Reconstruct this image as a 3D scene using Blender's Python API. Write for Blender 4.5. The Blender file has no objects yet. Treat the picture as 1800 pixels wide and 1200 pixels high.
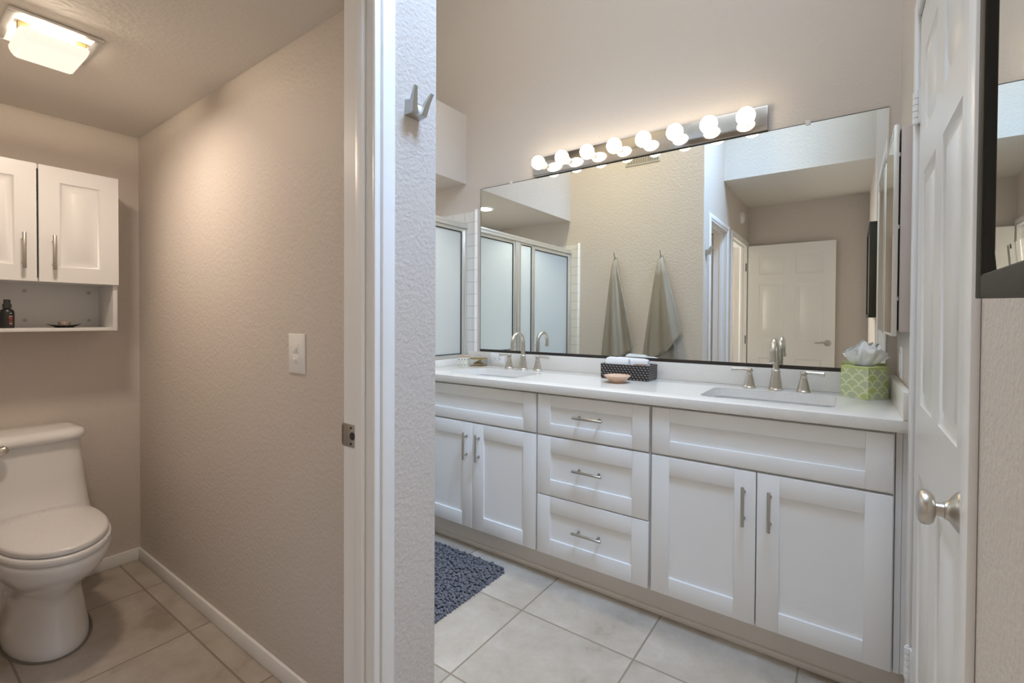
import bpy, bmesh, math, random
from mathutils import Vector, Matrix, noise
PI = math.pi
random.seed(7)
scene = bpy.context.scene
C = scene.collection

# ------------------------------------------------------------------ camera
YAW, PITCH, ROLL = math.radians(-35.583), math.radians(-0.737), math.radians(0.291)
F_PX, SHIFT_PX = 825.19, -28.835
CAM = Vector((0.0, -2.4085, 1.2147))
fwd = Vector((math.sin(YAW)*math.cos(PITCH), math.cos(YAW)*math.cos(PITCH), math.sin(PITCH)))
rgt = Vector((math.cos(YAW), -math.sin(YAW), 0))
upv = rgt.cross(fwd)
r2 = rgt*math.cos(ROLL) + upv*math.sin(ROLL)
u2 = -rgt*math.sin(ROLL) + upv*math.cos(ROLL)
cd = bpy.data.cameras.new('camera')
cam = bpy.data.objects.new('camera', cd)
C.objects.link(cam)
M = Matrix((r2, u2, -fwd)).transposed().to_4x4()
M.translation = CAM
cam.matrix_world = M
cd.sensor_width = 36
cd.lens = 36*F_PX/1800
cd.shift_y = SHIFT_PX/1800
cd.clip_start = 0.02
scene.camera = cam

# ------------------------------------------------------------------ world, big lights, exposure
w = bpy.data.worlds.new('world')
scene.world = w
w.use_nodes = True
w.node_tree.nodes['Background'].inputs[0].default_value = (0.62, 0.78, 1.0, 1)
w.node_tree.nodes['Background'].inputs[1].default_value = 1.0
vs = scene.view_settings
vs.view_transform = 'Standard'
vs.look = 'None'
vs.exposure = 0.99
vs.gamma = 1.0
vs.use_curve_mapping = False
scene.cycles.max_bounces = 12
scene.cycles.diffuse_bounces = 6
scene.cycles.glossy_bounces = 8
scene.cycles.sample_clamp_indirect = 6
scene.cycles.use_denoising = True

def area(name, loc, rot, sx, sy, power, col, spread=PI):
    l = bpy.data.lights.new(name, 'AREA')
    l.shape = 'RECTANGLE'; l.size = sx; l.size_y = sy
    l.energy = power; l.color = col; l.spread = spread
    o = bpy.data.objects.new(name, l); C.objects.link(o)
    o.location = loc; o.rotation_euler = rot
    return o
# daylight coming down the skylight well, added warm fill for the towel wall, added hall fill
area('skylight_daylight', (-0.38, -1.66, 4.55), (0, 0, 0), 0.86, 0.86, 3, (1.0, 0.98, 0.96))
area('clerestory_daylight', (0.135, -1.32, 3.62), (0, math.radians(28), 0), 0.85, 0.56, 19, (0.42, 0.64, 1.0), math.radians(84))
area('added_warm_fill', (-1.60, -0.42, 4.50), (-math.radians(25), 0, 0), 0.35, 0.25, 6.9, (1.0, 0.86, 0.58), math.radians(72))  # unseen warm lamp added up high to brighten the towel wall
area('added_hall_fill', (-2.2, -3.38, 1.5), (0, -PI/2, math.radians(24)), 1.6, 0.10, 10.5, (1.0, 0.94, 0.84), math.radians(110))  # unseen fill strip added beyond the doorway to brighten the hall

# ------------------------------------------------------------------ materials
def mat(name, col, rough=0.5, metal=0.0, spec=0.5, bump=0.0, bscale=200.0, coat=0.0, sheen=0.0, bdist=0.002, emit=None, estr=0.0, detail=2.0):
    m = bpy.data.materials.new(name); m.use_nodes = True
    nt = m.node_tree; b = nt.nodes['Principled BSDF']
    b.inputs['Base Color'].default_value = (*col, 1)
    b.inputs['Roughness'].default_value = rough
    b.inputs['Metallic'].default_value = metal
    b.inputs['Specular IOR Level'].default_value = spec
    b.inputs['Coat Weight'].default_value = coat
    b.inputs['Sheen Weight'].default_value = sheen
    if emit:
        b.inputs['Emission Color'].default_value = (*emit, 1)
        b.inputs['Emission Strength'].default_value = estr
    # every material carries a little procedural tone variation
    tc = nt.nodes.new('ShaderNodeTexCoord')
    n = nt.nodes.new('ShaderNodeTexNoise'); n.inputs['Scale'].default_value = bscale; n.inputs['Detail'].default_value = detail
    nt.links.new(tc.outputs['Object'], n.inputs['Vector'])
    if bump > 0:
        bp = nt.nodes.new('ShaderNodeBump'); bp.inputs['Strength'].default_value = bump; bp.inputs['Distance'].default_value = bdist
        nt.links.new(n.outputs['Fac'], bp.inputs['Height']); nt.links.new(bp.outputs['Normal'], b.inputs['Normal'])
    else:
        r = nt.nodes.new('ShaderNodeMapRange'); r.inputs['To Min'].default_value = max(0, rough-0.02); r.inputs['To Max'].default_value = rough+0.02
        nt.links.new(n.outputs['Fac'], r.inputs['Value']); nt.links.new(r.outputs['Result'], b.inputs['Roughness'])
    return m
def ramp_mat(name, cols, scale, rough=0.5, bump=0.0, stretch=(1,1,1), detail=5, metal=0, bdist=0.002, lo=0.3, hi=0.7):
    m = mat(name, cols[0], rough, metal)
    nt = m.node_tree; b = nt.nodes['Principled BSDF']
    tc = nt.nodes.new('ShaderNodeTexCoord'); mp = nt.nodes.new('ShaderNodeMapping'); mp.inputs['Scale'].default_value = stretch
    n = nt.nodes.new('ShaderNodeTexNoise'); n.inputs['Scale'].default_value = scale; n.inputs['Detail'].default_value = detail
    cr = nt.nodes.new('ShaderNodeValToRGB'); e = cr.color_ramp.elements
    e[0].position = lo; e[0].color = (*cols[0], 1); e[1].position = hi; e[1].color = (*cols[-1], 1)
    for i, c in enumerate(cols[1:-1]):
        x = e.new(lo + (hi-lo)*(i+1)/(len(cols)-1)); x.color = (*c, 1)
    nt.links.new(tc.outputs['Object'], mp.inputs[0]); nt.links.new(mp.outputs[0], n.inputs['Vector'])
    nt.links.new(n.outputs['Fac'], cr.inputs[0]); nt.links.new(cr.outputs[0], b.inputs['Base Color'])
    if bump:
        bp = nt.nodes.new('ShaderNodeBump'); bp.inputs['Strength'].default_value = bump; bp.inputs['Distance'].default_value = bdist
        nt.links.new(n.outputs['Fac'], bp.inputs['Height']); nt.links.new(bp.outputs['Normal'], b.inputs['Normal'])
    return m
def grid_mat(name, sx, ox, sy, oy, axes, tile_cols, grout, gw, rough, nscale=3.0, bump=0.3, var=0.08):
    """rectangular tiles laid out on two world axes, with grout lines, clouding and tone variation between tiles"""
    m = mat(name, tile_cols[0], rough)
    nt = m.node_tree; b = nt.nodes['Principled BSDF']; N = nt.nodes.new; L = nt.links.new
    g = N('ShaderNodeNewGeometry'); sp = N('ShaderNodeSeparateXYZ'); L(g.outputs['Position'], sp.inputs[0])
    def mth(op, a, b_=None):
        x = N('ShaderNodeMath'); x.operation = op
        for i, v in enumerate((a, b_)):
            if v is None: continue
            if isinstance(v, (int, float)): x.inputs[i].default_value = v
            else: L(v, x.inputs[i])
        return x.outputs[0]
    cells, ds = [], []
    for ax, s, o in ((axes[0], sx, ox), (axes[1], sy, oy)):
        q = mth('DIVIDE', mth('SUBTRACT', sp.outputs[ax], o), s)
        cells.append(mth('FLOOR', q))
        fr = mth('FRACT', q)
        ds.append(mth('MULTIPLY', mth('MINIMUM', fr, mth('SUBTRACT', 1.0, fr)), s))
    d = mth('MINIMUM', ds[0], ds[1])
    mr = N('ShaderNodeMapRange'); mr.interpolation_type = 'SMOOTHSTEP'
    mr.inputs['From Min'].default_value = gw*0.35; mr.inputs['From Max'].default_value = gw*0.75
    L(d, mr.inputs['Value'])
    cb = N('ShaderNodeCombineXYZ'); L(cells[0], cb.inputs[0]); L(cells[1], cb.inputs[1])
    wn = N('ShaderNodeTexWhiteNoise'); L(cb.outputs[0], wn.inputs['Vector'])
    vm = N('ShaderNodeVectorMath'); vm.operation = 'MULTIPLY_ADD'; L(wn.outputs['Color'], vm.inputs[0]); vm.inputs[1].default_value = (9, 9, 9); L(g.outputs['Position'], vm.inputs[2])
    n = N('ShaderNodeTexNoise'); n.inputs['Scale'].default_value = nscale; n.inputs['Detail'].default_value = 7; n.inputs['Roughness'].default_value = 0.68
    n.inputs['Distortion'].default_value = 0.15
    L(vm.outputs[0], n.inputs['Vector'])
    cr = N('ShaderNodeValToRGB'); e = cr.color_ramp.elements
    e[0].position = 0.33; e[0].color = (*tile_cols[0], 1); e[1].position = 0.68; e[1].color = (*tile_cols[-1], 1)
    for i, c in enumerate(tile_cols[1:-1]):
        x = e.new(0.30 + 0.40*(i+1)/(len(tile_cols)-1)); x.color = (*c, 1)
    L(n.outputs['Fac'], cr.inputs[0])
    hs = N('ShaderNodeHueSaturation'); L(cr.outputs[0], hs.inputs['Color'])
    L(mth('ADD', mth('MULTIPLY', wn.outputs['Value'], var), 1-var/2), hs.inputs['Value'])
    mx = N('ShaderNodeMixRGB'); mx.inputs[1].default_value = (*grout, 1); L(mr.outputs[0], mx.inputs[0]); L(hs.outputs[0], mx.inputs[2])
    L(mx.outputs[0], b.inputs['Base Color'])
    bp = N('ShaderNodeBump'); bp.inputs['Strength'].default_value = bump; bp.inputs['Distance'].default_value = 0.003
    L(mth('ADD', mr.outputs[0], mth('MULTIPLY', n.outputs['Fac'], 0.15)), bp.inputs['Height']); L(bp.outputs[0], b.inputs['Normal'])
    return m

WALL = mat('beige_orange_peel_paint', (0.615, 0.560, 0.510), 0.62, bump=0.5, bscale=85, bdist=0.005, spec=0.35, detail=3)
CEIL = mat('ceiling_paint', (0.72, 0.69, 0.64), 0.7, bump=0.35, bscale=70, bdist=0.005, spec=0.2, detail=3)
TRIM = mat('white_trim_enamel', (0.84, 0.835, 0.825), 0.32)
DOORW = mat('white_door_enamel', (0.80, 0.79, 0.765), 0.34, bump=0.04, bscale=60)
CAB = mat('white_cabinet_lacquer', (0.88, 0.875, 0.865), 0.38)
GAP = mat('cabinet_face_frame', (0.74, 0.73, 0.70), 0.45)
MELA = mat('white_melamine', (0.68, 0.68, 0.675), 0.35)
QUARTZ = ramp_mat('white_quartz', [(0.78, 0.745, 0.69), (0.82, 0.785, 0.73)], 140, 0.16)
PORC = mat('white_porcelain', (0.80, 0.80, 0.80), 0.10, coat=0.3)
SEATP = mat('toilet_seat_plastic', (0.77, 0.765, 0.77), 0.28)
NICKEL = mat('brushed_nickel', (0.62, 0.58, 0.52), 0.30, metal=1, bump=0.02, bscale=400)
NICKD = mat('satin_nickel_pull', (0.50, 0.475, 0.43), 0.34, metal=1)
CHROME = mat('chrome', (0.80, 0.80, 0.80), 0.07, metal=1)
BARM = mat('brushed_steel_plate', (0.55, 0.54, 0.525), 0.10, metal=1)
ALU = mat('satin_aluminium', (0.80, 0.80, 0.77), 0.30, metal=0.85)
MIRR = mat('silvered_mirror', (0.90, 0.93, 0.91), 0.0, metal=1); MIRR.node_tree.nodes['Principled BSDF'].inputs['Roughness'].default_value = 0
for l in list(MIRR.node_tree.links):
    if l.to_socket.name == 'Roughness': MIRR.node_tree.links.remove(l)
BLACK = mat('black_plastic', (0.012, 0.012, 0.012), 0.35)
BRONZE = mat('dark_bronze_channel', (0.03, 0.022, 0.017), 0.4)
FRAMEM = mat('dark_pewter_frame', (0.045, 0.040, 0.028), 0.55, spec=0.2)
PLATE = mat('white_switch_plastic', (0.82, 0.81, 0.80), 0.35)
SLOT = mat('slot_dark', (0.03, 0.03, 0.03), 0.6)
FLOOR = grid_mat('floor_tile', 0.4825, -2.54, 0.4335, -1.667, ('X', 'Y'),
                 [(0.33, 0.28, 0.225), (0.42, 0.37, 0.31), (0.475, 0.425, 0.365), (0.54, 0.49, 0.43)], (0.27, 0.22, 0.17), 0.0062, 0.40, nscale=5.0)
STILE = grid_mat('shower_tile_end', 0.108, -2.005, 0.080, 1.94, ('X', 'Z'), [(0.74, 0.73, 0.70), (0.78, 0.77, 0.745)], (0.55, 0.53, 0.50), 0.004, 0.15, nscale=2, bump=0.2, var=0.02)
STILE2 = grid_mat('shower_tile_back', 0.108, 0.0, 0.080, 1.94, ('Y', 'Z'), [(0.74, 0.73, 0.70), (0.78, 0.77, 0.745)], (0.55, 0.53, 0.50), 0.004, 0.15, nscale=2, bump=0.2, var=0.02)
GASKET = mat('black_gasket', (0.02, 0.02, 0.02), 0.5)
WOOD = ramp_mat('brown_soap_wrapper', [(0.16, 0.07, 0.035), (0.33, 0.17, 0.09)], 60, 0.5)
TERRA = ramp_mat('terracotta_wood', [(0.60, 0.385, 0.26), (0.70, 0.49, 0.355)], 22, 0.35, stretch=(1, 4, 1))
GREYT = mat('grey_terry', (0.335, 0.30, 0.245), 0.95, bump=0.7, bscale=520, sheen=0.3, bdist=0.003)
WHITET = mat('white_terry', (0.82, 0.81, 0.80), 0.95, bump=0.7, bscale=420, sheen=0.3, bdist=0.003)
MATG = ramp_mat('slate_chenille', [(0.085, 0.088, 0.108), (0.20, 0.20, 0.228)], 90, 0.95)
PAPER = mat('white_tissue', (0.86, 0.86, 0.86), 0.8)
LIME = mat('lime_card', (0.52, 0.58, 0.19), 0.45)
CREAM = mat('cream_card', (0.76, 0.79, 0.52), 0.45)
SC = [mat('scale_sage', (0.50, 0.56, 0.30), 0.45), mat('scale_olive', (0.30, 0.34, 0.08), 0.45), mat('scale_grey_sage', (0.50, 0.55, 0.36), 0.45), mat('scale_lime', (0.47, 0.52, 0.18), 0.45)]
GOLD = mat('antique_gold', (0.46, 0.31, 0.10), 0.35, metal=0.8)
TIN = ramp_mat('painted_tin', [(0.68, 0.66, 0.56), (0.76, 0.74, 0.66)], 40, 0.45)
TINM = mat('tin_motif', (0.44, 0.42, 0.36), 0.5)
ROSEB = mat('rose_gold_lid', (0.62, 0.45, 0.33), 0.4, metal=0.3)
CANDLE = mat('tealight_wax', (0.80, 0.74, 0.66), 0.5)
REDP = mat('red_label_print', (0.45, 0.07, 0.03), 0.5)
GREYP = mat('pale_label_print', (0.45, 0.45, 0.45), 0.5)

def glow(name, col, strength, base=(0.8, 0.8, 0.8)):
    m = mat(name, base, 0.3, emit=col, estr=strength); return m
BULB = glow('lit_globe_bulb', (1.0, 0.84, 0.62), 4.4)
SHADE = glow('lit_opal_glass', (1.0, 0.88, 0.74), 0.46, (0.45, 0.43, 0.40))
TUBEL = glow('lit_lamp_bulb', (1.0, 0.84, 0.63), 210.0)
CANL = glow('lit_downlight_lens', (1.0, 0.95, 0.86), 9.0)
SKYP = glow('sky_through_skylight', (0.70, 0.85, 1.0), 3.0)

def clear_glass(name, tint=(0.95, 0.97, 0.96)):
    m = bpy.data.materials.new(name); m.use_nodes = True; nt = m.node_tree
    b = nt.nodes['Principled BSDF']
    b.inputs['Base Color'].default_value = (*tint, 1); b.inputs['Transmission Weight'].default_value = 1
    b.inputs['Roughness'].default_value = 0.02; b.inputs['IOR'].default_value = 1.15
    return m
GLASS = clear_glass('clear_glass')
def frosted():
    m = bpy.data.materials.new('frosted_shower_glass'); m.use_nodes = True; nt = m.node_tree
    b = nt.nodes['Principled BSDF']
    b.inputs['Base Color'].default_value = (0.72, 0.75, 0.75, 1); b.inputs['Roughness'].default_value = 0.28
    tr = nt.nodes.new('ShaderNodeBsdfTranslucent'); tr.inputs[0].default_value = (0.78, 0.81, 0.81, 1)
    mx = nt.nodes.new('ShaderNodeMixShader'); mx.inputs[0].default_value = 0.5
    nz = nt.nodes.new('ShaderNodeTexNoise'); nz.inputs['Scale'].default_value = 350
    bp = nt.nodes.new('ShaderNodeBump'); bp.inputs['Strength'].default_value = 0.25; bp.inputs['Distance'].default_value = 0.002
    nt.links.new(nz.outputs['Fac'], bp.inputs['Height']); nt.links.new(bp.outputs[0], b.inputs['Normal'])
    nt.links.new(b.outputs[0], mx.inputs[1]); nt.links.new(tr.outputs[0], mx.inputs[2])
    nt.links.new(mx.outputs[0], nt.nodes['Material Output'].inputs[0])
    return m
FROST = frosted()
def wicker():
    m = mat('dark_wicker', (0.05, 0.04, 0.035), 0.45)
    nt = m.node_tree; b = nt.nodes['Principled BSDF']; N = nt.nodes.new; L = nt.links.new
    tc = N('ShaderNodeTexCoord'); sp = N('ShaderNodeSeparateXYZ'); L(tc.outputs['Object'], sp.inputs[0])
    def mth(op, a, b_=None):
        x = N('ShaderNodeMath'); x.operation = op
        for i, v in enumerate((a, b_)):
            if v is None: continue
            if isinstance(v, (int, float)): x.inputs[i].default_value = v
            else: L(v, x.inputs[i])
        return x.outputs[0]
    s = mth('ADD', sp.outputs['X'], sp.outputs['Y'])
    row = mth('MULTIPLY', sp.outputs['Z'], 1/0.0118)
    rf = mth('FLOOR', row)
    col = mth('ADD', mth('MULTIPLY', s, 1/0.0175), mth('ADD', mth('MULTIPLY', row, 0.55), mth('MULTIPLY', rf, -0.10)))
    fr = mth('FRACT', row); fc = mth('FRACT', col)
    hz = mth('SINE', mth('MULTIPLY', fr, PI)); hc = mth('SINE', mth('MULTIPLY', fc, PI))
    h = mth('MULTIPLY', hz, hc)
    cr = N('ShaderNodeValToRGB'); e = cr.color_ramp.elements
    e[0].position = 0.25; e[0].color = (0.014, 0.011, 0.010, 1); e[1].position = 0.92; e[1].color = (0.42, 0.38, 0.35, 1)  # weave highlights painted as pale strand crowns, creases painted dark
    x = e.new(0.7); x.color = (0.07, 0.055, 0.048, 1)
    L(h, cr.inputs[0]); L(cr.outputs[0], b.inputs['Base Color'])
    bp = N('ShaderNodeBump'); bp.inputs['Strength'].default_value = 0.9; bp.inputs['Distance'].default_value = 0.004
    L(h, bp.inputs['Height']); L(bp.outputs[0], b.inputs['Normal'])
    return m
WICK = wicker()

# ------------------------------------------------------------------ mesh helpers
def B(): return bmesh.new()
def box(bm, x0, x1, y0, y1, z0, z1, bev=0.0, seg=2, mi=0):
    ret = bmesh.ops.create_cube(bm, size=1)
    vsx = ret['verts']
    x0, x1 = min(x0, x1), max(x0, x1); y0, y1 = min(y0, y1), max(y0, y1); z0, z1 = min(z0, z1), max(z0, z1)
    for v in vsx:
        v.co = Vector(((x0+x1)/2 + v.co.x*(x1-x0), (y0+y1)/2 + v.co.y*(y1-y0), (z0+z1)/2 + v.co.z*(z1-z0)))
    fs = {f for v in vsx for f in v.link_faces}
    for f in fs: f.material_index = mi
    if bev > 0:
        es = {e for v in vsx for e in v.link_edges}
        bmesh.ops.bevel(bm, geom=list(es), offset=bev, segments=seg, affect='EDGES', profile=0.5, material=-1)
    return bm
def rings(bm, loops, cap0=True, cap1=True, mi=0, closed=True):
    vl = [[bm.verts.new(p) for p in lp] for lp in loops]
    n = len(vl[0])
    for a, b in zip(vl, vl[1:]):
        for i in range(n if closed else n-1):
            j = (i+1) % n
            f = bm.faces.new((a[i], a[j], b[j], b[i])); f.material_index = mi
    if cap0 and closed: bm.faces.new(list(reversed(vl[0]))).material_index = mi
    if cap1 and closed: bm.faces.new(vl[-1]).material_index = mi
    return vl
def lathe(bm, prof, c=(0, 0, 0), axis='Z', seg=28, mi=0, cap0=True, cap1=True):
    """prof: (radius, distance along the axis)"""
    c = Vector(c)
    A = {'X': (Vector((0, 1, 0)), Vector((0, 0, 1)), Vector((1, 0, 0))), 'Y': (Vector((0, 0, 1)), Vector((1, 0, 0)), Vector((0, 1, 0))), 'Z': (Vector((1, 0, 0)), Vector((0, 1, 0)), Vector((0, 0, 1)))}[axis]
    loops = [[c + A[0]*(max(r, 1e-5)*math.cos(2*PI*i/seg)) + A[1]*(max(r, 1e-5)*math.sin(2*PI*i/seg)) + A[2]*z for i in range(seg)] for r, z in prof]
    return rings(bm, loops, cap0, cap1, mi)
def tube(bm, pts, rad, seg=12, mi=0, caps=True):
    pts = [Vector(p) for p in pts]
    rad = rad if isinstance(rad, (list, tuple)) else [rad]*len(pts)
    t0 = (pts[1]-pts[0]).normalized()
    ref = Vector((0, 0, 1)) if abs(t0.z) < 0.9 else Vector((1, 0, 0))
    nrm = t0.cross(ref).normalized()
    loops = []
    for i, p in enumerate(pts):
        t = (pts[min(i+1, len(pts)-1)] - pts[max(i-1, 0)]).normalized()
        nrm = (nrm - t*nrm.dot(t)).normalized(); bn = t.cross(nrm)
        loops.append([p + (nrm*math.cos(2*PI*k/seg) + bn*math.sin(2*PI*k/seg))*rad[i] for k in range(seg)])
    return rings(bm, loops, caps, caps, mi)
def ball(bm, c, r, seg=20, mi=0, sc=(1, 1, 1)):
    ret = bmesh.ops.create_uvsphere(bm, u_segments=seg, v_segments=seg//2+2, radius=r)
    for v in ret['verts']: v.co = Vector((v.co.x*sc[0]+c[0], v.co.y*sc[1]+c[1], v.co.z*sc[2]+c[2]))
    for f in {f for v in ret['verts'] for f in v.link_faces}: f.material_index = mi
def poly(bm, pts, mi=0):
    f = bm.faces.new([bm.verts.new(p) for p in pts]); f.material_index = mi; return f
def prism(bm, pts, d, mi=0):
    """closed outline pts (3D) pushed out along vector d"""
    d = Vector(d)
    rings(bm, [[Vector(p) for p in pts], [Vector(p)+d for p in pts]], True, True, mi)
def obj(name, bm, mats, parent=None, loc=(0, 0, 0), smooth=True, angle=38):
    bmesh.ops.recalc_face_normals(bm, faces=bm.faces[:])
    me = bpy.data.meshes.new(name)
    bm.to_mesh(me); bm.free()
    for m in (mats if isinstance(mats, (list, tuple)) else [mats]): me.materials.append(m)
    if smooth:
        for p in me.polygons: p.use_smooth = True
        me.set_sharp_from_angle(angle=math.radians(angle))
    o = bpy.data.objects.new(name, me); C.objects.link(o)
    o.location = loc
    if parent: o.parent = parent
    return o
def tag(o, label, cat, group=None):
    o['label'] = label; o['category'] = cat
    if group: o['group'] = group
    return o
def thing(name, label, cat, loc=(0, 0, 0), rz=0.0, group=None):
    o = bpy.data.objects.new(name, None); C.objects.link(o)
    o.empty_display_size = 0.1
    o.location = loc; o.rotation_euler = (0, 0, rz)
    return tag(o, label, cat, group)
def struct(name, bm, m, label=None, parent=None, loc=(0, 0, 0)):
    o = obj(name, bm, m, parent, loc)
    if parent is None:
        o['kind'] = 'structure'
        if label: o['label'] = label
    return o
def sbox(name, m, *a, label=None, bev=0.0):
    return struct(name, box(B(), *a, bev=bev), m, label)

# ------------------------------------------------------------------ room numbers (metres)
XR = 0.16            # right wall
XL = -0.928          # hall face of the wall with the two doorways
XLB = -1.04          # its other face
YP, YPT = -1.476, -1.582   # partition: vanity face, toilet face
YB = -3.44           # back wall
XT = -2.889          # wall behind the toilet
XS = -2.11           # shower front
XSB = -2.95          # shower back
ZH = 4.60            # high ceiling
ZS = 2.475           # hall soffit
ZT = 2.105           # toilet ceiling
YTW = -2.43          # toilet room's other side wall
J1A, J1B = -1.685, -2.325    # toilet doorway
J2A, J2B = -2.575, -3.36     # bedroom doorway
DH = 2.03            # door height
HC = 0.914           # counter height
YC = -0.575          # counter front
YD = -0.555          # cabinet door faces

# ------------------------------------------------------------------ shell
sbox('floor', FLOOR, -3.05, 0.26, -3.54, 0.10, -0.08, 0.0)
sbox('wall_vanity', WALL, -3.05, 0.26, 0.0, 0.10, 0.0, ZH)
bm = B()
D1A, D1B = -0.660, -1.386
box(bm, XR, 0.26, D1A, 0.0, 0.0, ZH); box(bm, XR, 0.26, YB, -1.80, 0.0, ZH); box(bm, XR, 0.26, -1.80, D1B, 0.0, 2.95); box(bm, XR, 0.26, D1B, D1A, 2.07, 2.95)
box(bm, XR, 0.26, -1.80, -1.14, 3.88, ZH); box(bm, XR, 0.26, -1.14, D1A, 2.95, ZH); box(bm, 0.205, 0.26, D1B, D1A, 0, 2.07)
struct('wall_right', bm, WALL)
sbox('wall_back', WALL, -2.7, 0.26, YB-0.1, YB, 0.0, ZH)
bm = B()
box(bm, XLB, XL, J1A+0.02, YP, 0, ZH)
box(bm, XT, XLB, YPT, YP, 0, ZH)
struct('wall_partition', bm, WALL)
bm = B()
box(bm, XLB, XL, J1B-0.02, J1A+0.02, DH+0.02, ZH)
box(bm, XLB, XL, J2A+0.02, J1B-0.02, 0, ZH)
box(bm, XLB, XL, J2B-0.02, J2A+0.02, DH+0.02, ZH)
box(bm, XLB, XL, YB, J2B-0.02, 0, ZH)
struct('wall_left', bm, WALL)
sbox('wall_toilet', WALL, XT-0.1, XT, YTW, YP, 0, ZH)
sbox('wall_toilet_side', WALL, XT-0.1, XLB, YTW-0.08, YTW, 0, ZH)
sbox('wall_shower', STILE2, XSB-0.1, XSB, YP, 0, 0, ZH)
sbox('wall_bedroom', WALL, -2.7, -2.6, YB, YTW-0.08, 0, ZH)
bm = B()
SX0, SX1, SY0, SY1 = -0.84, 0.08, -2.12, -1.20
box(bm, XSB-.1, SX0, -2.19, 0.1, ZH, ZH+.1); box(bm, SX1, 0.26, -2.19, 0.1, ZH, ZH+.1)
box(bm, SX0, SX1, -2.19, SY0, ZH, ZH+.1); box(bm, SX0, SX1, SY1, 0.1, ZH, ZH+.1)
struct('ceiling', bm, CEIL)
bm = B()
for a in ((SX0, SX0+.03, SY0, SY1), (SX1-.03, SX1, SY0, SY1), (SX0+.03, SX1-.03, SY0, SY0+.03), (SX0+.03, SX1-.03, SY1-.03, SY1)):
    box(bm, *a, ZH+.01, ZH+.12)
wn = struct('window_1', bm, TRIM)
struct('skylight_pane', box(B(), SX0+.03, SX1-.03, SY0+.03, SY1-.03, ZH+.10, ZH+.11), SKYP, parent=wn)
bm = B()
for a in ((-1.80, -1.76, 2.95, 3.88), (-1.18, -1.14, 2.95, 3.88), (-1.76, -1.18, 2.95, 2.99), (-1.76, -1.18, 3.84, 3.88)): box(bm, XR+.02, XR+.08, *a)
wn2 = struct('window_2', bm, TRIM)
struct('window_pane', box(B(), XR+.045, XR+.05, -1.76, -1.18, 2.99, 3.84), SKYP, parent=wn2)
sbox('ceiling_toilet', CEIL, XT, XLB, YTW, YPT, ZT, ZT+0.12)
sbox('ceiling_hall', CEIL, XL, XR, YB, -2.19, ZS, ZH)
sbox('ceiling_bedroom', CEIL, -2.6, XLB, YB, YTW-0.08, ZS, ZS+.1)
sbox('ceiling_shower', WALL, XSB, XS, YP, 0.0, 2.125, 2.586)
# skin tiles of the shower
TX = -2.005
bm = B(); box(bm, XSB, TX-0.016, -0.010, 0.0, 0.0, 1.928)
struct('trim_1', bm, STILE)
bm = B(); box(bm, XSB, TX-0.016, YP, YP+0.010, 0.0, 1.90)
struct('trim_2', bm, STILE)
BULLN = grid_mat('bullnose_tile', 1.0, -5.5, 0.080, 1.94, ('X', 'Z'), [(0.80, 0.785, 0.75), (0.82, 0.80, 0.77)], (0.60, 0.57, 0.53), 0.003, 0.12, nscale=2, bump=0.15, var=0.02)
def bullnose(name, y, s, ztop):
    bm = B()
    pr = [(TX-0.024, 0), (TX-0.024, 0.012), (TX-0.018, 0.018), (TX-0.010, 0.019), (TX-0.004, 0.015), (TX, 0.006), (TX, 0)]
    lp = lambda z, k=1: [Vector((TX-0.012+(x-TX+0.012)*k, y+s*d*k, z)) for x, d in pr]
    rings(bm, [lp(0.0), lp(ztop-0.01), lp(ztop-0.003, 0.8), lp(ztop, 0.45)])
    struct(name, bm, BULLN)
bullnose('trim_3', 0.0, -1, 1.945); bullnose('trim_4', YP, 1, 1.915)
# half wall that carries the first shower pane, with its quartz cap
bm = B(); box(bm, XS-0.05, XS+0.022, -0.60, -0.010, 0, 0.955)
struct('wall_pony', bm, WALL)
# baseboards
def baseboard(name, pts, hgt, th, m=TRIM):
    """pts: (x0, x1, y0, y1) slabs with an eased top"""
    bm = B()
    for (x0, x1, y0, y1) in pts: box(bm, x0, x1, y0, y1, 0, hgt, bev=0.004)
    return struct(name, bm, m)
baseboard('baseboard_partition', [(XT+0.012, XLB, YPT-0.012, YPT)], 0.060, 0.012)
baseboard('baseboard_toilet', [(XT, XT+0.012, YTW, YPT)], 0.060, 0.012)
baseboard('baseboard_back', [(XL, XR, YB, YB+.012)], 0.06, .012)
baseboard('baseboard_right', [(XR-.012, XR, YB+.012, -1.452)], 0.06, .012)
YT = -0.487
bm = B(); box(bm, -2.088, 0.158, YT, YT+0.016, 0.024, 0.120); box(bm, -2.088, 0.158, YT-0.010, YT+0.016, 0, 0.024, bev=0.003)
struct('baseboard_vanity', bm, mat('toe_board_paint', (0.76, 0.70, 0.63), 0.5))

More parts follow.
